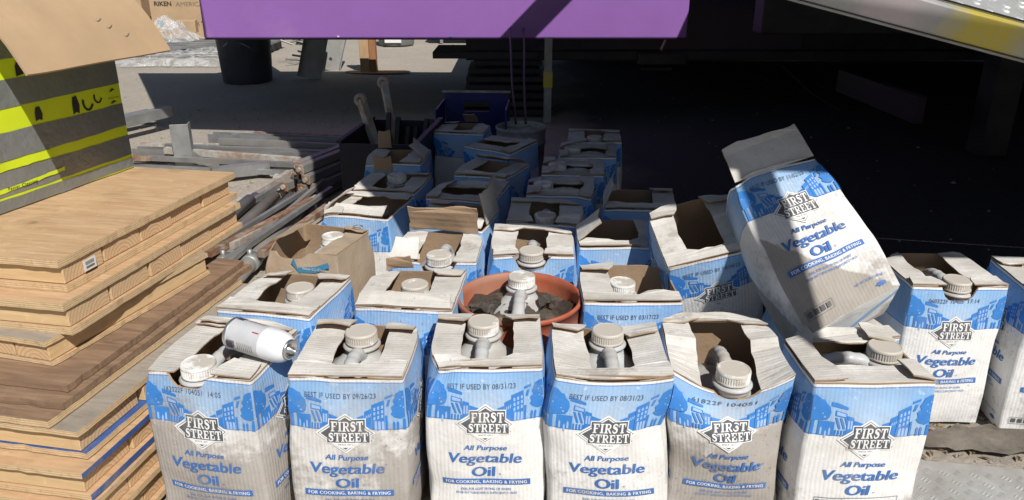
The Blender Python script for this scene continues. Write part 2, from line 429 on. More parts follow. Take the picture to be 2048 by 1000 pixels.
def refine(vs, fs, mx=0.02):
    """split triangles until no edge is longer than mx, so that print follows a bent wall"""
    vs = list(vs); tri = []
    for f in fs:
        if len(f) == 3: tri.append(tuple(f))
        else:
            for t_ in tessellate_polygon([[Vector((vs[i][0], vs[i][1], 0)) for i in f]]): tri.append(tuple(f[i] for i in t_))
    mid = {}
    L = lambda i, j: (vs[i][0] - vs[j][0]) ** 2 + (vs[i][1] - vs[j][1]) ** 2
    out = []; todo = tri
    while todo:
        i, j, k = todo.pop()
        e = max(((L(i, j), i, j, k), (L(j, k), j, k, i), (L(k, i), k, i, j)))
        if e[0] <= mx * mx: out.append((i, j, k)); continue
        _, p, q, r = e; key = (min(p, q), max(p, q))
        if key not in mid:
            mid[key] = len(vs); vs.append(((vs[p][0] + vs[q][0]) / 2, (vs[p][1] + vs[q][1]) / 2))
        m = mid[key]; todo += [(p, m, r), (m, q, r)]
    return vs, out

class Art:
    """flat print: list of (layer, ink, verts2d, faces); a across, b down from the top edge"""
    def __init__(s): s.items = []
    def poly(s, layer, ink, pts): s.items.append((layer, ink, list(pts), [tuple(range(len(pts)))]))
    def rect(s, layer, ink, a0, b0, a1, b1, nx=1):
        for k in range(nx):
            p, q = a0 + (a1 - a0) * k / nx, a0 + (a1 - a0) * (k + 1) / nx
            s.poly(layer, ink, [(p, b0), (q, b0), (q, b1), (p, b1)])
    def text(s, layer, ink, st, a, b, h, width=None, shear=0.0, bold=0.0, spacing=1.0, arc=0.0):
        if bold:                                    # heavy face: the strokes doubled sideways
            for i, k in enumerate((-1, 1, 0)): s.text(layer + 0.35 * i, ink, st, a + k * bold, b, h, width, shear, 0.0, spacing, arc)
            return
        vs, fs, w = text2d(st, shear, 0.0, spacing)
        sx = (width / w) if width else h
        s.items.append((layer, ink, [(a + x * sx, b - y * h - arc * (1 - (2 * x * sx / (w * sx)) ** 2)) for x, y in vs], fs))

def serif(art, layer, ink, word, a0, b0, a1, b1):
    """slab-serif capitals, hand drawn"""
    G = {'F': (0.9, [(.12, 0, .38, 1), (.38, .87, .86, 1), (.74, .64, .86, .87), (.38, .44, .66, .57), (0, 0, .12, .1), (.38, 0, .52, .1), (0, .9, .12, 1)]),
         'I': (0.52, [(.13, 0, .39, 1), (0, 0, .13, .1), (.39, 0, .52, .1), (0, .9, .13, 1), (.39, .9, .52, 1)]),
         'T': (0.95, [(.35, 0, .61, .87), (0, .87, .95, 1), (0, .62, .11, .87), (.84, .62, .95, .87), (.22, 0, .35, .1), (.61, 0, .74, .1)]),
         'E': (0.92, [(.12, 0, .38, 1), (.38, .87, .86, 1), (.75, .66, .86, .87), (.38, .44, .68, .57), (.38, 0, .88, .13), (.77, .13, .88, .36), (0, 0, .12, .1), (0, .9, .12, 1)]),
         'R': (1.0, [(.12, 0, .38, 1), (0, 0, .12, .1), (.38, 0, .5, .1), (0, .9, .12, 1), (.38, .88, .62, 1), (.38, .42, .62, .54)]), 'S': (0.82, [])}
    tot = sum(G[c][0] for c in word) + 0.1 * (len(word) - 1)
    sx = (a1 - a0) / tot; h = b1 - b0; x = a0
    for c in word:
        w, rc = G[c]
        P = lambda u, v: (x + u * sx, b1 - v * h)
        for (p, q, r, t2) in rc: art.poly(layer, ink, [P(p, t2), P(r, t2), P(r, q), P(p, q)])
        if c == 'R':
            n = 6
            for k in range(n):
                t0, t1 = math.pi / 2 - math.pi * k / n, math.pi / 2 - math.pi * (k + 1) / n
                o = lambda t, ra, rb: P(.62 + ra * math.cos(t), .71 + rb * math.sin(t))
                art.poly(layer, ink, [o(t0, .30, .29), o(t1, .30, .29), o(t1, .08, .17), o(t0, .08, .17)])
            art.poly(layer, ink, [P(.46, .42), P(.70, .42), P(1.04, 0), P(.78, 0)])
        if c == 'S':
            pts = [(.74, .70), (.70, .86), (.52, .93), (.30, .92), (.17, .80), (.18, .66), (.36, .57), (.56, .49), (.67, .36), (.64, .18), (.48, .07), (.26, .07), (.12, .16), (.08, .32)]
            wd = [.06, .06, .08, .08, .11, .13, .15, .15, .13, .11, .08, .08, .06, .06]
            L = []; Rr = []
            for k, p in enumerate(pts):
                q0, q1 = pts[max(0, k - 1)], pts[min(len(pts) - 1, k + 1)]
                dx, dy = q1[0] - q0[0], q1[1] - q0[1]; m = math.hypot(dx, dy)
                nx, ny = -dy / m * wd[k], dx / m * wd[k]
                L.append(P(p[0] + nx, p[1] + ny)); Rr.append(P(p[0] - nx, p[1] - ny))
            for k in range(len(pts) - 1): art.poly(layer, ink, [L[k], L[k + 1], Rr[k + 1], Rr[k]])
        x += (w + 0.1) * sx

def blob(rng, cx, cy, rx, ry, n=26, jag=0.16):
    return [(cx + rx * (1 + rng.uniform(-jag, jag)) * math.cos(2 * math.pi * k / n), cy + ry * (1 + rng.uniform(-jag, jag)) * math.sin(2 * math.pi * k / n)) for k in range(n)]

def carton_art(date=None, full=True, nutrition=False, net=False, logo=True):
    A = Art(); rng = random.Random(5)
    X = lambda x: (x - 848) * 0.000157
    Y = lambda y: (y - 40) * 0.000178
    Z = lambda pts: [(X(a), Y(b)) for a, b in pts]
    tw, pale = 'ink_town', 'ink_pale'
    # left of the street: tree, shop with awnings, lower shops running down to the logo
    A.poly(0, tw, Z([(96, 150), (150, 165), (205, 205), (250, 215), (285, 265), (330, 300), (345, 370), (330, 430), (300, 460), (200, 470), (96, 480)]))
    for q in range(4):
        a, b = rng.uniform(110, 300), rng.uniform(220, 440)
        A.poly(1, pale, Z([(a, b), (a + 22, b - 10), (a + 14, b + 14)]))
    A.poly(0, tw, Z([(200, 475), (400, 480), (400, 650), (200, 650)]))
    A.poly(0, tw, Z([(110, 480), (150, 480), (150, 650), (110, 650)]))
    for (a, b) in ((240, 560), (300, 600), (345, 560)):
        A.poly(1, pale, Z([(a - 10, b + 80), (a - 12, b + 10), (a, b - 18), (a + 12, b + 10), (a + 12, b + 80)]))
    A.poly(0, tw, Z([(340, 290), (550, 330), (550, 300), (420, 255), (340, 240)]))
    A.poly(0, tw, Z([(400, 340), (548, 375), (548, 425), (400, 405)]))
    A.poly(1, pale, Z([(415, 352), (530, 380), (530, 412), (415, 395)]))
    for k in range(3):
        a = 400 + k * 58
        A.poly(0, tw, Z([(a, 425), (a + 34, 432), (a + 84, 560), (a + 55, 560)]))
    for k in range(4):
        a = 410 + k * 40
        A.poly(0, tw, Z([(a, 575), (a + 22, 575), (a + 22, 650), (a, 650)]))
    A.poly(0, tw, Z([(556, 400), (640, 425), (640, 655), (575, 655), (556, 640)]))
    for k in range(2): A.poly(1, pale, Z([(568 + k * 34, 455), (590 + k * 34, 460), (590 + k * 34, 560), (568 + k * 34, 560)]))
    A.poly(0, tw, Z([(645, 455), (780, 500), (700, 560), (645, 650)]))
    # right of the street
    A.poly(0, tw, Z([(1000, 500), (1090, 470), (1090, 640), (1040, 590)]))
    A.poly(0, tw, Z([(1098, 430), (1185, 395), (1185, 655), (1120, 655), (1098, 640)]))
    for k in range(3): A.poly(1, pale, Z([(1110 + k * 26, 520 - k * 10), (1122 + k * 26, 480 - k * 10), (1134 + k * 26, 476 - k * 10), (1122 + k * 26, 520 - k * 10)]))
    A.poly(0, tw, Z([(1190, 350), (1350, 290), (1350, 655), (1190, 655)]))
    for i in range(3):
        for j in range(3):
            a, b = 1215 + i * 48, 385 + j * 58 - i * 14
            A.poly(1, pale, Z([(a, b), (a + 24, b - 6), (a + 24, b + 34), (a, b + 38)]))
    for k in range(3): A.poly(1, pale, Z([(1225 + k * 44, 560), (1240 + k * 44, 545), (1256 + k * 44, 560), (1256 + k * 44, 650), (1225 + k * 44, 650)]))
    A.poly(0, tw, Z([(1358, 250), (1450, 215), (1450, 245), (1358, 280)]))
    A.poly(0, tw, Z([(1395, 290), (1432, 275), (1405, 360), (1372, 366)]))
    A.poly(0, tw, Z([(1358, 480), (1385, 480), (1385, 655), (1358, 655)]))
    A.poly(0, tw, Z([(1600, 160), (1550, 175), (1500, 205), (1480, 260), (1455, 300), (1475, 340), (1430, 380), (1450, 430), (1425, 460), (1470, 500), (1540, 520), (1600, 500)]))
    for q in range(4):
        a, b = rng.uniform(1490, 1580), rng.uniform(220, 460)
        A.poly(1, pale, Z([(a, b), (a + 24, b - 8), (a + 10, b + 14)]))
    A.poly(0, tw, Z([(1570, 520), (1602, 515), (1602, 655), (1560, 655)]))
    for a in (1460, 1505): A.poly(0, tw, Z([(a - 14, 655), (a - 16, 570), (a, 545), (a + 16, 570), (a + 10, 655)]))
    if date: A.text(1, 'ink_date', date, -0.010, 0.034, 0.0115, 0.146 if date.startswith('BEST') else 0.125, spacing=1.05)
    if not logo: return A
    # logo: lozenge with slab lettering breaking out of it
    D = lambda k: [(0, 0.116 - 0.0415 * k), (0.0565 * k, 0.116), (0, 0.116 + 0.0415 * k), (-0.0565 * k, 0.116)]
    def words(ly, ink, g):
        A.rect(ly, ink, -0.029 - g, 0.0885 - g, 0.038 + g, 0.1135)
        A.rect(ly + 0.3, ink, -0.034 - g, 0.113, 0.046 + g, 0.1345 + g)
    A.poly(2, 'ink_white', D(1.08)); words(2.3, 'ink_white', 0.0042)
    A.poly(3, 'ink_dark', D(0.98)); words(3.3, 'ink_dark', 0.0022)
    A.poly(4, 'ink_white', D(0.945)); A.poly(5, 'ink_dark', D(0.865)); words(5.3, 'ink_dark', 0.0012)
    A.poly(6, 'ink_white', [(-0.029, 0.1362), (0.029, 0.1362), (0.0125, 0.1475), (-0.0125, 0.1475)])
    serif(A, 6.6, 'ink_white', 'FIRST', -0.028, 0.0895, 0.037, 0.1115)
    serif(A, 6.6, 'ink_white', 'STREET', -0.033, 0.1145, 0.045, 0.1338)
    A.text(7, 'ink_dark', 'SINCE 1871', 0, 0.1405, 0.0036, 0.028)
    A.text(2, 'ink_dark', '®', 0.051, 0.132, 0.004)
    if not full: return A
    A.text(1, 'ink_blue', 'All Purpose', 0.0, 0.171, 0.0122, 0.088, 0.20, 0.0006)
    A.text(1, 'ink_blue', 'Vegetable', 0.0, 0.197, 0.0245, 0.150, 0.14, 0.00125)
    A.text(1, 'ink_blue', 'Oil', -0.002, 0.232, 0.0250, 0.046, 0.08, 0.0016)
    A.text(1, 'ink_blue', 'o', 0.031, 0.238, 0.006)
    if nutrition:
        for (a0, b0, a1, b1) in ((-.085, .252, .085, .2532), (-.085, .38, .085, .3812), (-.085, .2532, -.084, .38), (.084, .2532, .085, .38), (-.03, .2532, -.0292, .38)):
            A.rect(1, 'ink_date', a0, b0, a1, b1, 6 if a1 - a0 > 0.1 else 1)
        A.text(1, 'ink_dark', 'Nutrition Facts', -0.057, 0.260, 0.006, 0.048, 0, 0.0004)
        for k in range(9): A.rect(1, 'ink_date', -0.082, 0.270 + k * 0.011, -0.034, 0.2712 + k * 0.011)
        for k in range(5): A.rect(1, 'ink_date', -0.024, 0.262 + k * 0.008, 0.06 + 0.02 * (k % 2), 0.2632 + k * 0.008, 3)
    else:
        A.rect(1, 'ink_blue', -0.092, 0.251, 0.092, 0.2655, 10)
        A.text(2, 'ink_white', 'FOR COOKING, BAKING & FRYING', 0, 0.2582, 0.0080, 0.170, 0, 0.0003, 1.1)
        A.text(1, 'ink_blue', 'IDEAL FOR LIGHT FRYING OR WHERE', 0, 0.2765, 0.0062, 0.104)
        A.text(1, 'ink_blue', 'FRYER FAT TURNOVER IS SUFFICIENTLY HIGH', 0, 0.2865, 0.0062, 0.126)
    if net:
        A.text(1, 'ink_blue', 'NET WT 35 LB (15.88 kg)', 0.062, 0.345, 0.0062, 0.068)
        for (a0, b0, a1, b1) in ((-.10, .342, -.03, .3428), (-.10, .362, -.03, .3628), (-.10, .342, -.0992, .3628), (-.0308, .342, -.03, .3628)): A.rect(1, 'ink_dark', a0, b0, a1, b1, 3)
        for k in range(4): A.rect(1, 'ink_dark', -0.096 + k * 0.016, 0.346, -0.085 + k * 0.016, 0.358)
        A.poly(1, 'ink_blue', blob(rng, 0.085, 0.365, 0.012, 0.005, 14, 0.25))
    return A

# ------------------------------------------------------------------ cartons
CW, CH, TH = 0.24, 0.385, 0.004
_bod = [0]
def make_carton(label, c, rot, seed, k=0, date=None, dirt=0.35, faces=('F',), art=None, bulge=0.011, rough=0.0034, taper=0.02, lean=(0, 0),
                extra=None, notch=None, slot=0.05, up=(), skip=(), tilt=(0, 0), z=0.0, H=1.0, group='vegetable oil cartons crowded on the ground',
                wallmat='print', depth=1.0, M4=None, strip=0.05, stain=0.0):
    root = thing('oil_carton', label, 'carton', group=group)
    if M4 is not None: root.matrix_world = M4
    else:
        root.location = (c[0], c[1], z); root.rotation_euler = (R(tilt[0]), R(tilt[1]), R(rot))
    h = CW / 2; rc = 0.006; rng = random.Random(seed)
    sv = Vector((seed * 3.7, seed * 1.3, seed * 0.9))
    dents = [(rng.choice((-h, h)), rng.choice((-h, h)), CH, rng.uniform(0.004, 0.014), rng.uniform(0.03, 0.06)) for _ in range(2)]
    dents += [(rng.uniform(-h, h), -h, rng.uniform(0.1, 0.3), rng.uniform(-0.003, 0.005), rng.uniform(0.03, 0.05)) for _ in range(3)]
    dents += [(h, rng.uniform(-h, h), rng.uniform(0.1, 0.3), rng.uniform(-0.003, 0.006), 0.05), (-h, -h, rng.uniform(0.1, 0.3), rng.uniform(0, 0.007), 0.04), (h, -h, rng.uniform(0.1, 0.3), rng.uniform(0, 0.007), 0.04)]
    def D(p):
        x, y, zz = p; fz = min(1.1, max(0, zz / CH)); ex, ey = x / h, y / h
        s = math.sin(math.pi * min(1, fz)) ** 0.8 if 0 < fz < 1 else 0
        x2 = x + bulge * ex * (1 - min(1, ey * ey)) * s
        y2 = y + bulge * ey * (1 - min(1, ex * ex)) * s
        q = 1 - taper * fz ** 5
        x2 *= q; y2 *= q
        dz = 0.0
        for (qx, qy, qz, amp, rad) in dents:
            g_ = math.exp(-((x - qx) ** 2 + (y - qy) ** 2 + (zz - qz) ** 2) / (rad * rad)) * amp
            x2 -= qx / h * g_; y2 -= qy / h * g_; dz -= g_ * 0.8 if qz > 0.3 else 0
        zz += dz
        nv = noise.noise_vector(Vector(p) * 7 + sv) * rough + noise.noise_vector(Vector(p) * 19 + sv) * rough * 0.45
        v = Vector((x2 + lean[0] * zz, y2 + lean[1] * zz, zz)) + nv
        if extra: v = extra(v, x, y, zz)
        v.y *= depth; v.z *= H
        return v
    # walls
    loop = []          # (x, y, a, side)
    nseg = 20
    cor = [(-1, -1), (1, -1), (1, 1), (-1, 1)]
    sides = 'FRBL'
    for si in range(4):
        p0 = Vector(cor[si]) * h; p1 = Vector(cor[(si + 1) % 4]) * h
        d = (p1 - p0).normalized()
        for i in range(nseg + 1):
            tt = rc + (CW - 2 * rc) * i / nseg
            p = p0 + d * tt
            loop.append((p.x, p.y, tt - h, sides[si]))
        cc = p1 - d * rc + Vector((-d.y, d.x)) * rc
        a0 = math.atan2(-d.x, d.y)
        for j in (1, 2):
            an = a0 + j * math.pi / 6
            loop.append((cc.x + rc * math.cos(an), cc.y + rc * math.sin(an), h - rc + rc * j * 0.33, sides[si]))
    def top(a, sd, x, y):
        zt = CH
        for nn in (notch or ()):
            if nn[0] == sd and abs(a - nn[1]) < nn[2]: zt -= nn[3] * (1 - (abs(a - nn[1]) / nn[2]) ** 4)
        return zt
    nz = 26; b = MB()
    rows = []; uvs = []
    for j in range(nz + 1):
        r_ = []; u_ = []
        for (x, y, a, sd) in loop:
            zz = top(a, sd, x, y) * j / nz
            r_.append(D((x, y, zz))); u_.append((a, zz))
        r_.append(r_[0]); u_.append((h, u_[0][1]))
        rows.append(r_); uvs.append(u_)
    b.grid(rows, wallmat, True, uvs=uvs)
    inn = []
    for j in range(nz, -1, -2):
        r_ = []
        for (x, y, a, sd) in loop:
            zz = max(0.004, top(a, sd, x, y) * j / nz); q = 1 - TH / h
            r_.append(D((x * q, y * q, zz)))
        inn.append(r_)
    b.grid(inn, 'kraft', True, True)
    b.grid([rows[-1][:-1], inn[0]], 'kraft', False, True)
    b.face(list(reversed(inn[-1])), 'kraft'); b.face(list(reversed(rows[0][:-1])), wallmat)
    body = b.build('carton_body', root); body['dirt'] = dirt; body['stain'] = stain
    # print on the faces that show
    if art is None: art = ARTS['plain']
    pb = MB()
    for sd in faces:
        A = carton_art(date, **art) if sd == 'F' else carton_art(None, **{**art, 'nutrition': False})
        for (ly, ink, vs, fs) in A.items:
            off = (0.0012 if rough < 0.005 else 0.0024) + ly * 0.00024
            vs, fs = refine(vs, fs)
            P = []
            for (a, bb) in vs:
                if sd == 'F': p = D((a, -h, CH - bb)); nrm = Vector((0, -1, 0))
                elif sd == 'R': p = D((h, a, CH - bb)); nrm = Vector((1, 0, 0))
                elif sd == 'L': p = D((-h, -a, CH - bb)); nrm = Vector((-1, 0, 0))
                P.append(p + nrm * off)
            i0 = len(pb.v); pb.v += P; mi = pb.mi(ink)
            for f in fs:
                pts = [P[i] for i in f]
                nn = (pts[1] - pts[0]).cross(pts[2] - pts[0]) if len(pts) == 3 else sum(((pts[i] - pts[0]).cross(pts[(i + 1) % len(pts)] - pts[0]) for i in range(1, len(pts) - 1)), Vector())
                f2 = [i0 + i for i in f]
                if nn.dot(nrm) < 0: f2.reverse()
                pb.f.append(f2); pb.m.append(mi); pb.smooth.append(False)
    if pb.f: pb.build('printed_label', root)
    # flaps: polygon in the top plane, hinged on a side, folded up by an angle
    def flap(poly, side, ang, lift, name='top_flap', m_out='flap', m_in='kraft', curl=0.0):
        pts = []
        n = len(poly)
        for i in range(n):
            p, q = Vector(poly[i]), Vector(poly[(i + 1) % n])
            m = max(1, int((q - p).length / 0.018))
            for j in range(m):
                e = p.lerp(q, j / m)
                on = max(abs(e.x), abs(e.y)) > h - 0.004
                if not on: e += Vector((rng.uniform(-1, 1), rng.uniform(-1, 1))) * 0.0016
                pts.append(e)
        ax = {'F': Vector((0, 1)), 'B': Vector((0, -1)), 'L': Vector((1, 0)), 'R': Vector((-1, 0))}[side]
        def pos(e, zo):
            w = (e.x * ax.x + e.y * ax.y) + h
            an = R(ang) + curl * w / 0.1
            ww = w * math.cos(an) - zo * math.sin(an); up_ = w * math.sin(an) + zo * math.cos(an)
            base = e - ax * w
            p = base + ax * ww
            v = D((max(-h, min(h, p.x)), max(-h, min(h, p.y)), CH))
            v += Vector((p.x - max(-h, min(h, p.x)), p.y - max(-h, min(h, p.y)), (up_ + lift)))
            if w > 0.02: v.z += noise.noise(Vector((e.x, e.y, seed)) * 16) * 0.007 + noise.noise(Vector((e.x, e.y, seed + 3)) * 45) * 0.0025
            return v
        tris = tessellate_polygon([[Vector((e.x, e.y, 0)) for e in pts]])
        fb = MB()
        tp = [pos(e, 0.0030) for e in pts]; bt = [pos(e, 0) for e in pts]
        i0 = 0; fb.v = tp + bt; n = len(pts)
        a_, b_, c_ = tris[0]
        area = sum(pts[i].x * pts[(i + 1) % n].y - pts[(i + 1) % n].x * pts[i].y for i in range(n))
        for (i, j, l) in tris:
            cr = (pts[j] - pts[i]).x * (pts[l] - pts[i]).y - (pts[j] - pts[i]).y * (pts[l] - pts[i]).x
            if cr < 0: j, l = l, j
            fb.f.append([i, j, l]); fb.m.append(fb.mi(m_out)); fb.smooth.append(False)
            fb.f.append([n + l, n + j, n + i]); fb.m.append(fb.mi(m_in)); fb.smooth.append(False)
        for i in range(n):
            j = (i + 1) % n
            q = [i, n + i, n + j, j]
            if area < 0: q.reverse()
            fb.f.append(q); fb.m.append(fb.mi(m_in)); fb.smooth.append(False)
        return fb.build(name, root)
    rot90 = lambda p: [( -y, x) for x, y in p]
    nxt = {'F': 'R', 'R': 'B', 'B': 'L', 'L': 'F'}
    def rk(poly, side):
        for _ in range(k % 4): poly = rot90(poly); side = nxt[side]
        return poly, side
    e = h - 0.001; s = slot; jj = lambda a: rng.uniform(-a, a)
    mo = 'kraft_pale' if wallmat == 'kraft_pale' else 'flap'
    def add(nm, poly, side, ang, lift):
        if nm in skip: return
        p, sd = rk(poly, side)
        flap(p, sd, ang, lift, m_out=mo)
    sl_, sr_ = s + jj(0.008), s + jj(0.008)
    add('L', [(-e, -e), (-sl_, -e), (-sl_ + jj(.01), 0), (-sl_, e), (-e, e)], 'L', -2 + jj(3), 0.0006)
    add('R', [(sr_, -e), (e, -e), (e, e), (sr_, e), (sr_ + jj(.01), 0)], 'R', -2 + jj(3), 0.0007)
    dS = strip + jj(0.008)
    add('S', [(-e, -e), (e, -e), (e, -e + dS), (s + 0.012, -e + dS + jj(.006)), (s * 0.6, -e + dS * 0.72), (-s * 0.6, -e + dS * 0.74), (-s - 0.012, -e + dS), (-e, -e + dS + jj(.006))], 'F', 1 + jj(3), 0.0056)
    t1, t2 = 0.046 + jj(0.01), 0.046 + jj(0.01)
    add('TL', [(-e, e), (-e + 0.004, e - t1), (-s - 0.004, e - t1 - 0.004), (-s + 0.010, e - t1 * 0.6), (-s + 0.016, e)], 'B', 3 + rng.uniform(0, 10), 0.0062)
    add('TR', [(s - 0.016, e), (s - 0.010, e - t2 * 0.6), (s + 0.004, e - t2 - 0.003), (e - 0.004, e - t2), (e, e)], 'B', 3 + rng.uniform(0, 10), 0.0059)
    for (side, u0, u1, ln, ang) in up:
        if side in 'FB':
            y0 = -e if side == 'F' else e; d_ = 1 if side == 'F' else -1
            poly = [(u0, y0), (u1, y0), (u1 - 0.004, y0 + d_ * ln), ((u0 + u1) / 2, y0 + d_ * (ln * 0.88)), (u0 + 0.006, y0 + d_ * ln * 0.96)]
        else:
            x0 = -e if side == 'L' else e; d_ = 1 if side == 'L' else -1
            poly = [(x0, u0), (x0, u1), (x0 + d_ * ln, u1 - 0.006), (x0 + d_ * ln * 0.85, (u0 + u1) / 2), (x0 + d_ * ln * 0.97, u0 + 0.004)]
        flap(poly, side, ang, 0.007, m_out=mo)
    return root

# the jug that comes in each carton: one set of meshes, copied
def jug_meshes():
    b = MB()
    def ring(hx, hy, z, cy=0.0, n=28, ex=4.5):
        r_ = []
        for j in range(n):
            a = 2 * math.pi * j / n; c, s = math.cos(a), math.sin(a)
            r_.append((hx * math.copysign(abs(c) ** (2 / ex), c), cy + hy * math.copysign(abs(s) ** (2 / ex), s), z))
        return r_
    q = 0.094
    rows = [ring(0.06, 0.06, 0.0), ring(q - .007, q - .007, 0.004), ring(q, q, 0.02), ring(q, q, 0.265), ring(q - .002, q - .002, 0.285), ring(q - .010, q - .009, 0.302), ring(0.070, 0.080, 0.314, 0.004), ring(0.058, 0.066, 0.321, 0.018, ex=3), ring(0.047, 0.044, 0.329, 0.042, ex=2.3), ring(0.038, 0.034, 0.336, 0.058, ex=2), ring(0.035, 0.035, 0.341, 0.062, ex=2), ring(0.034, 0.034, 0.349, 0.062, ex=2), ring(0.040, 0.040, 0.351, 0.062, ex=2), ring(0.0405, 0.0405, 0.3545, 0.062, ex=2), ring(0.037, 0.037, 0.3575, 0.062, ex=2), ring(0.030, 0.030, 0.358, 0.062, ex=2), ring(0.030, 0.030, 0.372, 0.062, ex=2)]
    b.grid(rows, 'jug', True, True)
    b.face(list(reversed(rows[0])), 'jug')
    body = b.build('jug_body')
    hb = MB()
    path = []; rad = []
    P = [(0, 0.040, 0.338), (0, 0.018, 0.352), (0, -0.006, 0.358), (0, -0.030, 0.358), (0, -0.054, 0.354), (0, -0.074, 0.345), (0, -0.086, 0.330), (0, -0.088, 0.305)]
    Rr = [0.018, 0.0145, 0.013, 0.013, 0.013, 0.0145, 0.017, 0.022]
    m = 34
    for i in range(m + 1):
        f = i / m * (len(P) - 1); k = min(int(f), len(P) - 2); q = f - k
        p = Vector(P[k]).lerp(Vector(P[k + 1]), q)
        path.append(p); rad.append(Rr[k] * (1 - q) + Rr[k + 1] * q)
        if 5 < i < 25: path[-1] = path[-1] + Vector((0, 0, 0.0006 * math.sin((i - 5) / 20 * 8 * math.pi))); rad[-1] *= 1 + 0.035 * math.cos((i - 5) / 20 * 8 * math.pi)
    hb.tube(path, rad, 'jug', 12, flat=1.12)
    handle = hb.build('handle')
    cb = MB()
    r = 0.0335
    T = Matrix.Translation((0, 0.062, 0.3605))
    cb.lathe([(r * 1.0, 0.0), (r * 1.035, 0.0005), (r * 1.035, 0.0048), (r * 1.0, 0.0055)], 'cap', 60, T)
    cb.lathe([(r * 0.985, 0.0055), (r * 0.985, 0.0205)], 'cap', 84, T, smooth=False, rib=(0.042, (0, 1)))
    cb.lathe([(r * 1.03, 0.0205), (r * 1.03, 0.0225), (r * 0.99, 0.0258), (r * 0.95, 0.0265)], 'cap', 60, T)
    cb.lathe([(r * 0.95, 0.0265), (r * 0.90, 0.0266), (r * 0.895, 0.0258), (0.0005, 0.0258)], 'cap', 60, T, smooth=False)
    cap = cb.build('cap')
    return body, handle, cap
JB, JH, JC = jug_meshes()
_first = [True]
def jug(label, matrix, group='oil jugs inside the cartons', parts=(0, 1, 2)):
    root = thing('oil_jug', label, 'jug', group=group)
    root.matrix_world = matrix
    for i, src in enumerate((JB, JH, JC)):
        if i not in parts: continue
        o = src if _first[0] else src.copy()
        if not _first[0]: COL.objects.link(o)
        o.parent = root
    _first[0] = False
    return root
def jug_in(carton, label, k, dx=0, dy=0, dz=0.012, tx=0, ty=0, H=1.0):
    T = Matrix.Translation((dx, dy, dz - (1 - H) * CH)) @ Matrix.Rotation(R(tx), 4, 'X') @ Matrix.Rotation(R(ty), 4, 'Y') @ Matrix.Rotation(R(90 * k), 4, 'Z')
    bpy.context.view_layer.update()
    return jug(label, carton.matrix_basis @ T)

# ------------------------------------------------------------------ setting: ground
g = MB()
def gz(x, y): return noise.noise(Vector((x * 0.7, y * 0.7, 3.1))) * 0.012 - 0.012
xs = [-60, -30, -15] + [-8 + 0.25 * i for i in range(65)] + [15, 30, 60]
ys = [-20, -8, -2] + [0.25 * i for i in range(57)] + [18, 25, 40, 80, 200]
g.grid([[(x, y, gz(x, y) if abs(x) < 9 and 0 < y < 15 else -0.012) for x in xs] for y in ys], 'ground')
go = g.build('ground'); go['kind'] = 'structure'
pb = MB(); rng = random.Random(3)
for i in range(2600):
    if i < 1300: x, y = rng.uniform(-4.5, -0.9), rng.uniform(2.6, 6.2)
    elif i < 1900: x, y = rng.uniform(0.9, 2.2), rng.uniform(1.45, 2.4)
    else: x, y = rng.uniform(-5, 3), rng.uniform(3, 12)
    r = rng.uniform(0.003, 0.011) * (1 if rng.random() < 0.9 else 1.8)
    T = Matrix.Translation((x, y, gz(x, y) + r * 0.3)) @ Matrix.Rotation(rng.uniform(0, 6), 4, 'Z')
    p = [T @ Vector(q) for q in ((r, 0, 0), (0, r * rng.uniform(.6, 1), 0), (-r, 0, 0), (0, -r * rng.uniform(.6, 1), 0), (0, 0, r * .7))]
    for a in range(4): pb.face((p[a], p[(a + 1) % 4], p[4]), 'pebble')
po = pb.build('loose_gravel'); po['kind'] = 'stuff'; tag(po, 'small pale pebbles scattered over the dusty ground', 'gravel')
lb = MB()
for i in range(90):
    x, y = rng.uniform(0.98, 1.5), 1.57 + abs(rng.gauss(0, 0.09)) + (0.08 if rng.random() < .5 else 0)
    T = Matrix.Translation((x, y, gz(x, y) + 0.006)) @ Matrix.Rotation(rng.uniform(0, 6), 4, 'Z') @ Matrix.Rotation(rng.uniform(-.6, .6), 4, 'X')
    s = rng.uniform(0.006, 0.016)
    lb.face([T @ Vector(q) for q in ((-s, 0, 0), (0, -s * .45, .003), (s, 0, 0), (0, s * .45, .003))], 'leaf_dry')
lo = lb.build('leaf_litter'); lo['kind'] = 'stuff'; tag(lo, 'dry leaf litter on the dirt beside the right-hand cartons', 'leaf litter')

q = MB(); rg = random.Random(12)
q.face([(1.22 + (0.20 + rg.uniform(-.03, .03)) * math.cos(a), 1.65 + (0.06 + rg.uniform(-.015, .015)) * math.sin(a), 0.006) for a in [i * math.pi / 20 for i in range(40)]], 'dried_mud')
o = q.build('dried_mud'); tag(o, 'dark dried mud patch on the ground before the right-hand cartons', 'mud patch')

# ------------------------------------------------------------------ unseen slab added overhead, outlined to cast the shade across the far cartons
SH = Vector((-to_sun.x, -to_sun.y)) / to_sun.z
ZD = 1.9
shade = [(4.6, 2.15), (0.95, 2.24), (0.30, 2.38), (-0.54, 2.61), (-0.92, 3.5), (-1.30, 4.55), (-1.72, 5.1), (-1.80, 5.36), (-2.55, 5.45), (-2.85, 6.14), (-3.9, 8.15), (-2.55, 8.15), (-2.55, 6.42), (-2.43, 6.2), (-2.43, 6.14), (0.98, 6.14), (0.98, 8.6), (4.6, 8.6), (4.6, 4.15), (0.33, 4.15), (0.33, 3.26), (2.8, 2.91), (4.6, 2.6)]
poly = [(x - SH.x * ZD, y - SH.y * ZD) for x, y in shade]
deck = thing('shade_slab', 'unseen dark slab added above the cartons to cast shade', 'ride deck', (3.2, 3.0, 0))
d = MB()
tr = tessellate_polygon([[Vector((x, y, 0)) for x, y in poly]])
n = len(poly); off = Vector((-3.2, -3.0, 0))
d.v = [Vector((x, y, ZD)) + off for x, y in poly] + [Vector((x, y, ZD + 0.07)) + off for x, y in poly]
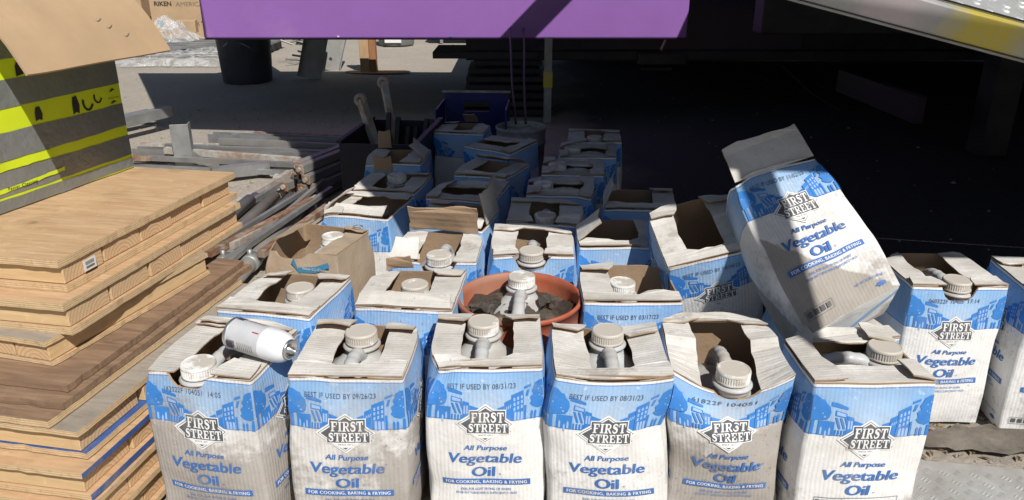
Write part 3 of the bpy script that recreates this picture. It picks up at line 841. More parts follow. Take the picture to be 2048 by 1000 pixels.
for a, b_, c in tr:
    d.f += [[a, b_, c], [n + a, n + c, n + b_]]; d.m += [d.mi('dark_steel')] * 2; d.smooth += [False] * 2
for i in range(n):
    j = (i + 1) % n
    d.f.append([i, j, n + j, n + i]); d.m.append(0); d.smooth.append(False)
d.build('shade_plate', deck)
d = MB(); d.tube([Vector((0.36, 4.72, 1.66)) + off, Vector((1.5, 4.72, 2.80)) + off], 0.06, 'dark_steel', square=True); d.build('stripe_caster', deck)  # unseen beam added to throw a shadow stripe on the purple skirt
d = MB(); d.tube([Vector((1.02, 1.10, 1.86)) + off, Vector((1.24, 0.20, 1.86)) + off], 0.032, 'dark_steel', square=True); d.build('band_caster', deck)  # unseen bar added to lay a shadow band over the tumbled carton
for (x, y) in ((4.4, 1.6), (4.4, 5.6)):
    d = MB(); d.box((x - 3.26, y - 3.06, 0), (x - 3.14, y - 2.94, ZD), 'dark_steel'); d.build('leg', deck)  # props for the added shade slab

# trailer chassis filling the dark background
tr_ = thing('carnival_trailer', 'dark carnival trailer chassis in deep shade behind the cartons', 'trailer', (2.5, 5.9, 0))
def tb(name, lo, hi, mat, bev=0.0):
    q = MB(); q.box([lo[i] - (2.5, 5.9, 0)[i] for i in range(3)], [hi[i] - (2.5, 5.9, 0)[i] for i in range(3)], mat)
    return q.build(name, tr_, bev)
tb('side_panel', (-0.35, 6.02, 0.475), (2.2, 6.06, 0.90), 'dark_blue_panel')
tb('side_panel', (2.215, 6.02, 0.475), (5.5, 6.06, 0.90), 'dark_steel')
tb('bottom_rail', (-0.35, 5.97, 0.40), (5.5, 6.07, 0.47), 'dark_steel', 0.008)
tb('hinge_block', (0.95, 5.93, 0.37), (1.32, 5.965, 0.46), 'dark_steel', 0.01)
tb('hinge_block', (0.98, 5.93, 0.325), (1.22, 5.965, 0.352), 'dark_steel', 0.01)
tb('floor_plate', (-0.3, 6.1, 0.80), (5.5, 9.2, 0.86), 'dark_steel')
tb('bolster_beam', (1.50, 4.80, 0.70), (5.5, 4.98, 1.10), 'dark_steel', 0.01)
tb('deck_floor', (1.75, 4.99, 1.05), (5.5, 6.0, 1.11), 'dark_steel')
tb('rear_sky_blocker', (0.6, 9.2, 0.0), (5.6, 9.26, 2.8), 'dark_steel')  # unseen wall added to close off sky light at the back
tb('end_wall', (5.5, -2.0, 0.0), (5.56, 9.2, 3.0), 'dark_steel')  # tall unseen wall added to keep sky light out from the right
tb('leg', (2.86, 4.6, 0), (3.02, 4.76, 0.7), 'dark_steel'); 
q = MB(); q.tube([(-0.55 - 0, -0.25, 0.40), (-0.35, -0.35, 0.22), (-0.18, -0.45, 0.12)], 0.008, 'black_rubber'); q.build('air_hose', tr_)
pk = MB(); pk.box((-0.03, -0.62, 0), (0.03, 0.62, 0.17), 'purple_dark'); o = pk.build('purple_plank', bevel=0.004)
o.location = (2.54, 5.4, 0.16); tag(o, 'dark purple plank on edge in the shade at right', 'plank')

# purple platform
PY = 5.72
pp = thing('purple_platform', 'bright purple painted platform skirt standing on posts at the back', 'platform', (-0.5, PY, 0))
q = MB(); q.box((-1.72, 0, 0.585), (1.76, 0.045, 1.30), 'purple_paint'); q.build('skirt_panel', pp, 0.012)
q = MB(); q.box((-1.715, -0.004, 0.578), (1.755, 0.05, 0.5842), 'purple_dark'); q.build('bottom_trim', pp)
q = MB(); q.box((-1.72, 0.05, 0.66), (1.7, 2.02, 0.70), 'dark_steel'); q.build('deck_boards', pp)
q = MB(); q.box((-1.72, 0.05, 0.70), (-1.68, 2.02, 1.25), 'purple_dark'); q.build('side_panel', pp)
q = MB(); q.tube([(0.76, -0.06, -0.01), (0.76, -0.06, 0.60)], 0.027, 'galvanised', square=True); post = q.build('post', pp)
q = MB(); q.box((0.728, -0.092, 0.25), (0.792, -0.030, 0.36), 'yellow_paint'); q.build('yellow_tag', post)
for (x, z, s_) in ((0.06, 0.602, .01), (-0.75, 0.6, .008)):
    q = MB(); q.box((x - s_, -0.0035, z - s_ * .6), (x + s_, -0.0005, z + s_ * .6), 'logo_blue' if x > 0 else 'paper_white'); q.build('scuff_mark', pp)
for dx in (0.0, 0.10):
    q = MB(); q.tube([(-0.02 + dx, 5.78, 0.66), (-0.01 + dx * .9, 5.2, 0.60), (0.0 + dx * .7, 4.5, 0.47), (0.02 + dx * .5, 3.9, 0.345)], 0.006, 'black_rubber', 6)
    o = q.build('black_cable'); tag(o, ('left' if dx == 0 else 'right') + ' black cable of two hanging from the platform into the white bucket', 'cable', 'pair of black cables')
st = thing('dark_step_stack', 'stack of dark steps and boards under the purple platform', 'step stack', (-0.05, 5.95, 0))
rng = random.Random(11)
for i in range(7):
    q = MB(); z0 = i * 0.058; w = 0.36 - 0.012 * i + rng.uniform(-.03, .03); dx = rng.uniform(-.03, .03)
    q.box((-w + dx, -0.1 + 0.03 * i, z0 + 0.004), (w + dx, 0.5, z0 + 0.045), 'dark_steel'); q.build('board', st, 0.004)
q = MB(); q.box((-0.55, 0.0, 0.415), (0.25, 0.5, 0.465), 'dark_steel'); q.build('board', st, 0.004)

# ------------------------------------------------------------------ tread-plate ramp at right
ANG = math.atan(0.245)
def lozenges(x0, x1, y0, y1, z, mat, pitch=0.034, ln=0.012, wd=0.0028):
    q = MB(); i = 0; y = y0
    while y < y1:
        x = x0 + (pitch / 2 if i % 2 else 0); k = i
        while x < x1:
            a = R(45) if (k % 2 == 0) else R(-45)
            for o2 in (-0.008, 0.0, 0.008):
                cx, cy = x - math.sin(a) * o2, y + math.cos(a) * o2
                c, s = math.cos(a), math.sin(a)
                P = lambda u, v, w: (cx + u * c - v * s, cy + u * s + v * c, z + w)
                a1, a2, a3, a4 = P(-ln, 0, 0), P(0, -wd, 0), P(ln, 0, 0), P(0, wd, 0); t1, t2 = P(-ln * .5, 0, .002), P(ln * .5, 0, .002)
                q.face((a1, a2, t1), mat); q.face((a2, t2, t1), mat); q.face((a2, a3, t2), mat); q.face((a3, a4, t2), mat); q.face((a4, t1, t2), mat); q.face((a4, a1, t1), mat)
            x += pitch; k += 1
        y += pitch / 1.0; i += 1
    return q
rp = thing('tread_plate_ramp', 'sloping tread plate ramp with a grey steel side rail, top right', 'ramp', (2.0, 2.44, 0.83), (R(19), ANG, 0))
q = MB(); q.box((-1.9, 0.03, 0.0), (1.5, 1.3, 0.012), 'tread_plate'); pl = q.build('tread_plate', rp)
z_ = lozenges(-1.3, 0.5, 0.05, 1.25, 0.0125, 'tread_plate', 0.05, 0.017, 0.0035).build('raised_tread_pattern', rp); z_['kind'] = 'stuff'
q = MB(); q.box((-1.9, -0.012, -0.082), (1.5, 0.026, 0.010), 'sprayed_rail'); rl = q.build('side_rail', rp, 0.004)
q = MB(); q.box((-1.9, -0.02, -0.09), (1.5, 0.03, -0.083), 'galvanised'); q.build('lower_lip', rl)
q = MB(); q.box((-1.9, 0.027, 0.0125), (1.5, 0.034, 0.017), 'black_rubber'); q.build('joint_strip', rl)
q = MB(); q.box((-1.9, 0.05, -0.06), (1.5, 1.28, -0.004), 'dark_steel'); q.build('frame', rp)

# plate on the ground by the right-hand cartons
fp = thing('ground_tread_plate', 'worn tread plate lying on the ground at bottom right', 'metal plate', (1.10, 1.53, 0.003), (0, 0, R(-9)))
q = MB(); q.box((-0.35, -0.9, 0), (0.9, 0.0, 0.012), 'tread_plate_worn'); q.build('plate', fp, 0.002)
z_ = lozenges(-0.2, 0.5, -0.42, -0.015, 0.0122, 'tread_plate_worn', 0.034, 0.0125, 0.003).build('raised_tread_pattern', fp); z_['kind'] = 'stuff'

# ------------------------------------------------------------------ the cartons and their jugs
ARTS = {'full': dict(full=True), 'nutri': dict(full=True, nutrition=True), 'net': dict(full=True, net=True), 'plain': dict(full=False), 'town': dict(full=False, logo=False)}
def crushed(v, x, y, z):
    f = z / CH; fr = max(0.0, -y / 0.12); ex = x / 0.12
    v.z -= 0.050 * fr * (1 - ex * ex) * f ** 3 + 0.008 * f ** 4
    v.x += 0.010 * math.sin(5 * f + 1) * f
    v.z += 0.012 * (1 - fr) * f ** 4 * (y > 0)
    v.x *= 1 - 0.10 * math.exp(-((f - 0.42) / 0.22) ** 2) + 0.03 * f ** 4
    v.y += -0.012 * fr * math.sin(math.pi * f) * (1 - ex * ex) + 0.010 * math.sin(f * 9 + ex * 2) * fr * f
    return v
def slump(v, x, y, z):
    f = z / CH
    v.z -= 0.014 * f ** 4 * (1 - (x / 0.12) ** 2)
    v.x += 0.006 * math.sin(f * 7)
    return v
def flat_crush(v, x, y, z):
    f = z / CH
    v.x *= 1 + 0.05 * math.sin(math.pi * min(1, f)) - 0.10 * max(0, f - 0.5)
    v.z += 0.025 * (x / 0.12) * (1 - f)
    return v
N1 = [('F', 0.0, 0.045, 0.032)]
C = {}
def carton(key, label, jl, c, rot, seed, k=0, j=True, jd=(0, 0, 0.012), jt=(0, 0), **kw):
    C[key] = make_carton('', c, rot, seed, k, **kw); C[key]['label'] = label
    if j: jug_in(C[key], jl, k, jd[0], jd[1], jd[2], jt[0], jt[1], kw.get('H', 1.0))

# front row, left to right
carton('B1', 'mud-stained carton at the left end of the front row, spray can lying on it', 'jug in the front-row carton that carries the spray can', (-0.594, 1.424), -10.7, 1, 2, jd=(-0.02, -0.012, 0.004),
       date='162022F 104051  14:05', dirt=1.3, faces=('F', 'R'), art=ARTS['full'], notch=[('F', -0.02, 0.045, 0.03)], skip=('TR',), up=(('B', -0.11, 0.11, 0.05, 14),))
carton('B2', 'front-row carton dated 09/26/23, brown wall showing behind its cap', 'jug with brown dusty cap in the carton dated 09/26/23', (-0.327, 1.416), -3, 2, 0,
       date='BEST IF USED BY 09/26/23', dirt=0.9, faces=('F', 'R'), art=ARTS['full'], lean=(0.02, 0), skip=('TL', 'TR'), up=(('B', -0.115, -0.03, 0.055, 16), ('B', 0.04, 0.115, 0.055, 12)))
carton('B3', 'clean front-row carton in front of the orange bucket', 'jug with clean white cap in the carton before the orange bucket', (-0.053, 1.451), -0.5, 3, 0,
       date='BEST IF USED BY 08/31/23', dirt=0.5, faces=('F', 'R', 'L'), art=ARTS['full'], taper=0.04, bulge=0.014, jd=(-0.01, 0.0, 0.018))
carton('B4', 'front-row carton dated 08/31/23, right of the clean-capped one', 'jug with grey dusty cap in the second 08/31/23 carton', (0.195, 1.420), -1.0, 4, 0,
       date='BEST IF USED BY 08/31/23', dirt=0.6, faces=('F', 'R', 'L'), art=ARTS['full'], bulge=0.018, taper=0.03, extra=slump, jd=(0.01, 0, 0.012))
carton('B5', 'crumpled front-row carton with a sagging front edge and pinched waist', 'jug leaning forward in the crumpled front-row carton', (0.446, 1.452), -2.4, 5, 2, jd=(0.005, -0.015, -0.012), jt=(2, 0),
       date='61822F 104051', dirt=1.1, faces=('F',), art=ARTS['full'], rough=0.006, extra=crushed, notch=[('F', 0.01, 0.045, 0.02)], skip=('TL', 'TR'))
carton('B6', 'front-row carton at the right end, nutrition panel on its front', 'jug lying cap to the right in the front-right carton', (0.691, 1.395), 0.5, 6, 3, jd=(0.02, 0.02, 0.008),
       dirt=0.6, faces=('F', 'L'), art=ARTS['nutri'], rough=0.003, lean=(0.0, 0), strip=0.06)
# second row
carton('B7', 'white-topped carton with an irregular torn opening behind the spray can', 'jug with streaky dusty cap in the torn-open carton at left', (-0.545, 1.70), -11, 7, 0, jd=(0.01, -0.012, -0.005),
       dirt=0.25, faces=('F', 'R'), art=ARTS['town'], slot=0.052, skip=('TL',), up=(('B', -0.11, -0.035, 0.045, 8),))
carton('B8', 'carton with a standing white front flap left of the orange bucket', 'jug with patchy white cap behind the white front flap', (-0.245, 1.725), -5, 8, 0, jd=(0.0, -0.03, 0.0),
       dirt=0.3, art=ARTS['town'], faces=('F',), strip=0.075, up=(('B', -0.10, -0.02, 0.04, 70), ('F', -0.115, 0.115, 0.05, 18)), skip=('TL',))
carton('B9', 'carton dated 03/17/23 just right of the orange bucket', 'small-looking jug sunk in the carton dated 03/17/23', (0.285, 1.765), 0, 9, 0, jd=(-0.015, -0.01, -0.02), jt=(0, 2),
       date='BEST IF USED BY 03/17/23', dirt=0.3, art=ARTS['town'], faces=('F',), slot=0.035, skip=('R', 'TR'))
carton('B10', 'raised tilted carton dated 10/24/23 with an empty square opening', '', (0.572, 2.02), 2, 10, 0, j=False,
       date='BEST IF USED BY 10/24/23', dirt=0.45, art=ARTS['plain'], faces=('F', 'L'), z=0.135, tilt=(20, -14), slot=0.048)
# third row
carton('B11', 'plain brown carton with an arrow on its front', 'jug with white cap sunk in the plain brown carton', (-0.574, 2.145), -15, 11, 0, jd=(0.02, -0.012, -0.005), wallmat='kraft_pale', H=0.94, dirt=0.2, faces=(), skip=('L', 'TL', 'S'),
       up=(('L', -0.06, 0.06, 0.08, 22),), notch=[('F', -0.03, 0.06, 0.022)])
carton('B12', 'carton with brown rear flap raised and its jug cap over the front edge', 'clear jug hanging its cap over the front edge, left of the bucket', (-0.205, 2.02), -4, 12, 2, jd=(0.015, -0.02, 0.014), jt=(1.5, 0),
       dirt=0.3, art=ARTS['town'], faces=('F', 'R'), notch=[('F', 0.015, 0.05, 0.04)], skip=('S', 'TL'), up=(('B', -0.11, 0.11, 0.10, 62), ('F', -0.115, -0.04, 0.07, 35)))
carton('B13', 'carton directly behind the orange bucket, cap over its front edge', 'jug behind the orange bucket, cap over the front edge', (0.058, 2.06), -3, 13, 2, jd=(0.0, -0.02, 0.012), jt=(2, 0),
       dirt=0.5, art=ARTS['town'], faces=('F',), notch=[('F', 0.0, 0.05, 0.04)])
carton('B14', 'half-shaded carton with a torn left flap behind the 03/17/23 one', '', (0.308, 2.13), -3, 14, 0, j=False,
       dirt=0.4, art=ARTS['town'], faces=('F',), skip=('TL', 'TR', 'L'), up=(('L', -0.09, 0.04, 0.09, 38),))
# fourth row
carton('B15', 'carton with white flaps spread open behind the brown one', 'jug in the spread-open carton behind the brown one', (-0.475, 2.40), -12, 15, 2, jd=(0.03, 0.02, -0.02), dirt=0.4, art=ARTS['town'], skip=('TL', 'L'), up=(('F', -0.11, 0.1, 0.06, 12), ('L', -0.1, 0.08, 0.06, 30)))
carton('B16', 'carton with a wide brown flap standing up at its right side', 'jug with low white cap beside the wide brown flap', (-0.172, 2.29), -12, 16, 0, jd=(0.0, -0.03, -0.02), dirt=0.4, art=ARTS['town'], skip=('R', 'S', 'TR'), up=(('R', -0.08, 0.11, 0.10, 75), ('F', 0.0, 0.115, 0.06, 14)))
carton('B17', 'carton on the shade line behind the bucket, rear strip torn', 'shaded jug with its cap at the front, on the shade line', (0.108, 2.33), -4, 17, 2, dirt=0.5, art=ARTS['town'])
carton('B18', 'shaded carton with an upright left flap behind the half-shaded one', 'shaded jug beside the upright left flap', (0.425, 2.47), -9, 18, 0, jd=(0.02, -0.04, -0.03), dirt=0.4, art=ARTS['town'], skip=('TL', 'L'), up=(('L', -0.11, 0.09, 0.08, 65),))
# fifth row
carton('B19', 'shaded carton with a small brown flap up at its rear left corner', 'shaded jug in the carton with the small brown rear flap', (-0.43, 2.665), -8, 19, 0, dirt=0.3, art=ARTS['town'], faces=('F', 'R'), date='BEST IF USED BY 09/30/23', skip=('TL',), up=(('B', -0.11, -0.03, 0.06, 85),))
carton('B20', 'shaded carton with a long slot showing a ribbed jug handle', 'shaded jug with ribbed handle in the long slot', (-0.15, 2.565), -12, 20, 3, jd=(0.02, 0, 0), dirt=0.4, art=ARTS['town'], skip=('TR',), up=(('R', -0.1, 0.02, 0.06, 55),))
carton('B21', 'shaded carton, nearest of three in a file with caps to the left', 'nearest of three shaded jugs in a file, cap to the left', (0.173, 2.62), -4, 21, 1, dirt=0.4, art=ARTS['town'], slot=0.04)
carton('B22', 'shaded carton with crumpled flaps, in the middle of the dark group', '', (-0.085, 2.86), -24, 22, 0, j=False, dirt=0.5, art=ARTS['town'], faces=('F', 'R'), skip=('TL', 'TR'), up=(('B', -0.1, 0.1, 0.06, 25),))
carton('B23', 'shaded carton, middle of three in a file with caps to the left', 'middle of three shaded jugs in a file, cap to the left', (0.237, 2.885), -5, 23, 1, dirt=0.4, art=ARTS['town'], slot=0.038)
carton('B24', 'shaded carton with dark date print and a rear brown flap, near the steel crate', '', (-0.465, 3.05), -4, 24, 2, j=False, dirt=0.3, art=ARTS['town'], faces=('F', 'R'), date='BEST IF USED BY 09/16/23', skip=('TR', 'S'), up=(('B', -0.11, -0.05, 0.08, 85), ('R', -0.06, 0.08, 0.08, 40)), rough=0.004)
carton('B25', 'shaded carton turned cornerwise with a long diagonal slot', '', (-0.045, 3.27), -30, 25, 1, j=False, dirt=0.4, art=ARTS['town'], slot=0.035, skip=('TL', 'TR'))
carton('B26', 'shaded carton, farthest of three in a file with caps to the left', 'farthest of three shaded jugs in a file, cap to the left', (0.315, 3.15), -6, 26, 1, dirt=0.5, art=ARTS['town'], slot=0.04)
carton('B27', 'far shaded carton standing against the blue plastic crate', '', (-0.228, 3.60), -9, 27, 0, j=False, dirt=0.3, art=ARTS['town'], faces=('F', 'R'), skip=('TR',), up=(('B', -0.02, 0.05, 0.09, 35),))
carton('B28', 'farthest shaded carton at the right of the dark group', 'shaded jug in the farthest carton at right', (0.372, 3.42), -5, 28, 2, dirt=0.6, art=ARTS['town'])
# right-hand pair and the tumbled pile
carton('B29', 'carton standing on the dirt at right, cap at its front edge', 'jug with cap at the front edge of the right-hand carton', (1.108, 1.853), -2, 29, 2, jd=(0.01, -0.02, 0.006), jt=(0, 0),
       date='060322F 10405  17:14', dirt=0.35, faces=('F', 'R'), art=ARTS['full'], notch=[('F', 0.0, 0.045, 0.035)], skip=('S',))
carton('B30', 'carton cut by the right edge of the picture', '', (1.392, 1.80), -7, 30, 0, j=False, dirt=0.55, faces=('F', 'L'), art=ARTS['net'], bulge=0.010)
carton('B31', 'squashed carton under the tumbled one', '', (0.80, 1.75), 12, 31, 0, j=False, dirt=0.5, faces=('F', 'R'), art=ARTS['town'], H=0.74, rough=0.004)
rt = Vector((0.945, 0.10, 0.27)).normalized(); upv = Vector((-0.21, 0.80, 0.58)); upv = (upv - rt * upv.dot(rt)).normalized(); nrm = rt.cross(upv)
BL = Vector((0.629, 1.505, 0.395)); dep = 0.62
org = BL + rt * 0.12 - nrm * 0.12 * dep
M4 = Matrix(((rt.x, -nrm.x, upv.x, org.x), (rt.y, -nrm.y, upv.y, org.y), (rt.z, -nrm.z, upv.z, org.z), (0, 0, 0, 1)))
C['BT'] = make_carton('stained empty carton tumbled on its back over the pile, top flap open', None, 0, 40, 0, date='BEST IF USED BY 11/02/23', dirt=0.8, faces=('F', 'R'), art=ARTS['net'], depth=dep, M4=M4, H=1.06, rough=0.005, extra=flat_crush,
                      skip=('L', 'R', 'S', 'TL', 'TR'), up=(("F", -0.119, 0.119, 0.10, 96),), stain=1.0)
# arrow and words on the plain brown carton
A = Art()
A.poly(0, 'logo_blue', [(0.0, 0.075), (0.055, 0.068), (0.10, 0.050), (0.105, 0.066), (0.055, 0.088), (0.0, 0.093)])
A.poly(0, 'logo_blue', [(-0.004, 0.070), (0.006, 0.100), (-0.022, 0.062), (-0.012, 0.045)])
A.text(2, 'ink_white', 'New EZ-Open', 0.055, 0.076, 0.008, 0.078)
q = MB()
for (ly, ink, vs, fs) in A.items:
    i0 = len(q.v); q.v += [Vector((a * 0.95, -0.1285 - ly * 0.0004, (CH - b + 0.032) * 0.94)) for a, b in vs]; mi = q.mi(ink)
    for f in fs: q.f.append([i0 + i for i in f]); q.m.append(mi); q.smooth.append(False)
q.build('printed_label', C['B11'])
q = MB()
for s_ in range(3):
    a0 = s_ * 2.094
    pts = [(0.085 + r_ * math.cos(a0 + t_), 0.09 + r_ * 0.8 * math.sin(a0 + t_), CH * 0.94 + 0.0165) for r_, t_ in ((.018, 0), (.018, .8), (.018, 1.5), (.010, 1.5), (.010, .8), (.010, 0))]
    q.face(pts, 'grey_ink')
q.build('recycling_mark', C['B11'])

# orange bucket of mud with a jug standing in it
def bucket(name, label, loc, rad, hgt, mat, grp=None, fill=None, fill_z=0.0):
    root = thing(name, label, 'bucket', loc)
    q = MB()
    r0 = rad * 0.86
    q.lathe([(0.001, 0.0), (r0 * .97, 0.0), (r0, 0.006), (rad * 0.965, hgt * .76), (rad * 1.01, hgt * .765), (rad * 1.01, hgt * .79), (rad * .975, hgt * .795), (rad * .985, hgt - .014), (rad * 1.015, hgt - .012), (rad * 1.02, hgt - .003), (rad * 1.0, hgt), (rad * .965, hgt - .002), (rad * .955, hgt - .02), (r0 * .95, 0.02), (0.001, 0.02)], mat, 64)
    q.build('bucket_shell', root)
    if fill:
        q = MB(); rows = []
        for i in range(15):
            r_ = rad * .945 * i / 14 + 0.0005
            row = []
            for j in range(48):
                x_, y_ = r_ * math.cos(2 * math.pi * j / 48), r_ * math.sin(2 * math.pi * j / 48)
                row.append((x_, y_, hgt - fill_z + 0.014 * noise.noise(Vector((x_ * 22, y_ * 22, 4.4))) + 0.008 * noise.noise(Vector((x_ * 60, y_ * 60, 9.4)))))
            rows.append(row)
        q.grid(rows, fill, True, True); q.build('sludge', root)
    return root
bucket('bucket', 'faded orange plastic bucket full of black sludge among the cartons', (0.018, 1.712, 0.0), 0.150, 0.375, 'orange_plastic', fill='mud', fill_z=0.045)
jug('jug standing in the orange bucket of sludge', Matrix.Translation((0.02, 1.735, 0.005)) @ Matrix.Rotation(R(-4), 4, 'Z'), group='oil jugs outside cartons')
rng = random.Random(8)
for i, (x, y, s_) in enumerate(((-0.075, 1.70, 0.034), (0.085, 1.735, 0.036))):
    q = MB(); N = 8
    q.grid([[(s_ * (a / (N - 1) - .5) * 1.6 + rng.uniform(-.003, .003), s_ * (b / (N - 1) - .5) + rng.uniform(-.003, .003), 0.009 * math.sin(a * .9 + b * .5) + 0.012 + rng.uniform(0, .002)) for a in range(N)] for b in range(N)], 'mud', True)
    o = q.build('sludge_crust'); o.location = (x, y, 0.334); o.rotation_euler = (0, 0, i * 1.3 + .4)
    tag(o, ('curled crust on the sludge left of the jug in the orange bucket', 'curled crust on the sludge right of the jug in the orange bucket')[i], 'crust', 'crusts in the bucket')

# spray can lying on the first carton
sc = thing('spray_can', 'white spray can lying on the leftmost front carton', 'spray can', (-0.490, 1.372, 0.385 + 0.039))
ax = Vector((0.90, -0.40, -0.06)).normalized()
sc.rotation_euler = ax.to_track_quat('Z', 'Y').to_euler()
r = 0.033
q = MB(); q.lathe([(0.0005, -0.085), (r * .9, -0.085), (r, -0.082), (r, -0.078)], 'can_white', 40); q.lathe([(r, -0.0779), (r, 0.0)], 'can_label', 40); q.lathe([(r, 0.0001), (r, 0.022), (r * .985, 0.029), (r * .94, 0.037), (r * .87, 0.044), (r * .76, 0.050), (r * .62, 0.0545)], 'can_white', 40)
q.build('can_body', sc)
q = MB(); q.lathe([(r * 1.0, -0.086), (r * 1.03, -0.084), (r * 1.03, -0.081), (r * 1.0, -0.079)], 'metal_bright', 40); q.build('bottom_rim', sc)
q = MB(); q.lathe([(r * .64, 0.0525), (r * .64, 0.0575), (r * .57, 0.0595), (r * .50, 0.058), (r * .46, 0.051), (r * .24, 0.051), (r * .22, 0.062), (r * .10, 0.067), (r * .09, 0.072), (0.0004, 0.072)], 'metal_bright', 32); q.build('valve', sc)
q = MB()
def wrap(a0, a1, z0, z1, mat):
    n_ = 8
    q.grid([[((r + .0004) * math.cos(a0 + (a1 - a0) * i / n_), (r + .0004) * math.sin(a0 + (a1 - a0) * i / n_), z) for i in range(n_ + 1)] for z in (z0, z1)], mat, True)
for k in range(6):
    b0 = k * 2 * math.pi / 3 % 6.28 + (0.0 if k < 3 else 0.9)
    if k < 3:
        wrap(b0 + 1.0, b0 + 1.5, -0.077, -0.060, 'can_navy'); wrap(b0 + .02, b0 + .1, -0.02, -0.004, 'red_ink')
    else:
        for j in range(9): wrap(b0 + j * .05, b0 + j * .05 + .022, -0.074, -0.055, 'black_ink')
        for j in range(8): wrap(b0, b0 + .5, -0.048 + j * .005, -0.0465 + j * .005, 'grey_ink')
q.build('printed_label', sc)

# ------------------------------------------------------------------ stacked wooden pallets at left
def lumber(parent, loc, rz, length, width, thick, name='lumber_block'):
    q = MB(); q.box((-length, -width / 2, -thick / 2), (0, width / 2, thick / 2), 'lumber', mats={'+x': 'end_grain', '-x': 'end_grain'})
    o = q.build(name, parent, 0.0015); o.location = loc; o.rotation_euler = (0, 0, rz); return o
def sheet(parent, x0, y0, x1, y1, z0, z1, mat='plywood', edge='ply_edge', name='plywood_sheet', right=None):
    cx, cy, cz = (x0 + x1) / 2, (y0 + y1) / 2, (z0 + z1) / 2
    rs = random.Random(int((x0 * 7 + y0 * 13 + z0 * 999 + L_SEED[0]) * 1000)); L_SEED[0] += 1
    hx, hy, hz = (x1 - x0) / 2, (y1 - y0) / 2, (z1 - z0) / 2
    C4 = [(-hx, -hy), (hx, -hy), (hx, hy), (-hx, hy)]; pts = []; sd = []
    for k in range(4):
        p, q_ = Vector(C4[k]), Vector(C4[(k + 1) % 4]); n_ = 30; nrm_ = Vector(((q_ - p).y, -(q_ - p).x)).normalized()
        for i in range(n_):
            chip = rs.uniform(0, 0.0005) + (rs.uniform(0.001, 0.0035) if rs.random() < 0.05 else 0) + (0.0015 if i == 0 else 0)
            pts.append(p.lerp(q_, i / n_) - nrm_ * chip); sd.append(k)
    q = MB(); n_ = len(pts)
    up_ = [Vector((p.x, p.y, hz)) for p in pts]; dn = [Vector((p.x + rs.uniform(-.0008, .0008), p.y + rs.uniform(-.0008, .0008), -hz)) for p in pts]
    q.v = up_ + dn
    q.f.append(list(range(n_))); q.m.append(q.mi(mat)); q.smooth.append(False)
    q.f.append(list(range(2 * n_ - 1, n_ - 1, -1))); q.m.append(q.mi(mat)); q.smooth.append(False)
    for i in range(n_):
        j = (i + 1) % n_
        q.f.append([i, n_ + i, n_ + j, j]); q.m.append(q.mi(right if (right and sd[i] == 1) else edge)); q.smooth.append(False)
    o = q.build(name, parent); o.location = (cx, cy, cz); o.rotation_euler = (0, 0, 0); return o
L_SEED = [0]
rng = random.Random(21)
def panel(label, c, z, rz, L, Wd, ends, top='plywood', bot='plywood', edge='ply_edge', right=None, lt=0.037, tp=0.012, bt=0.009, rot_long=False, name='wooden_pallet'):
    root = thing(name, label, 'pallet', (c[0], c[1], z), (0, 0, R(rz)), 'wooden pallets stacked at left')
    if bt: sheet(root, -Wd, 0.004, 0.006, L, 0, bt, bot, edge, right=right)
    zc = bt + 0.001 + lt / 2
    if not rot_long:
        y = 0.002
        for w in ends:
            lumber(root, (-rng.uniform(0, 0.010), y + w / 2, zc), 0, Wd - 0.02, w - rng.choice((0.004, 0.005, 0.012)), lt - 0.001); y += w
    else:
        lumber(root, (-0.045, L - 0.004, zc), R(90), L - 0.008, 0.088, lt - 0.001, 'lumber_rail')
        x = -0.092
        for w in ends:
            lumber(root, (x - w / 2, 0.004, zc), R(-90), 0.20, w - 0.004, lt - 0.001); x -= w
    z1 = bt + lt + 0.002
    sheet(root, -Wd, -0.004, 0.004, L + 0.004, z1, z1 + tp, top, edge, right=right)
    return root
WALL = 0.62
p1 = panel('topmost wooden pallet, pale plywood deck with a paper sticker, under the taped box', (-0.957, 1.505), 0.4735, -10.8, 0.71, WALL, (0.135, 0.135, 0.13, 0.145, 0.15), lt=0.041, tp=0.017, bt=0.016)
q = MB(); q.box((0.0065, 0.060, 0.025), (0.0075, 0.098, 0.050), 'paper_white'); q.box((0.0076, 0.066, 0.030), (0.0079, 0.092, 0.035), 'grey_ink')
for k_ in range(9): q.box((0.0076, 0.066 + k_ * .003, 0.038), (0.0079, 0.0675 + k_ * .003, 0.046), 'black_ink')
q.build('paper_sticker', p1)
panel('second wooden pallet from the top, wide end-grain blocks along its side', (-0.935, 1.455), 0.3965, -10.8, 0.71, WALL, (0.14, 0.138, 0.14, 0.138, 0.15), lt=0.041, tp=0.017, bt=0.016)
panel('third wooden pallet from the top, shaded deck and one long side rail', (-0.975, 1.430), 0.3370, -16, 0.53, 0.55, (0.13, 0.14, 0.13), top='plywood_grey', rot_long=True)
for i, (lab, c, z0, L, rz) in enumerate((('weathered brown plywood sheet, upper of three in the pallet stack', (-0.900, 1.355), 0.3205, 0.70, -11.0), ('weathered brown plywood sheet, middle of three in the pallet stack', (-0.890, 1.315), 0.3040, 0.75, -10.8), ('weathered brown plywood sheet, lowest of three in the pallet stack', (-0.900, 1.275), 0.2880, 0.72, -11.5))):
    s_ = thing('plywood_board', lab, 'plywood', (c[0], c[1], z0), (0, 0, R(rz)), 'wooden pallets stacked at left')
    sheet(s_, -0.62, 0, 0, L, 0, 0.0145, 'plywood_old', 'ply_edge' if i == 2 else 'plywood_old')
panel('wooden pallet with a grey worn top and blue-painted lower edge', (-0.845, 1.270), 0.2175, -11, 0.72, WALL, (0.19, 0.14, 0.14, 0.15), top='plywood_grey', bot='blue_paint', lt=0.041, tp=0.012, bt=0.013)
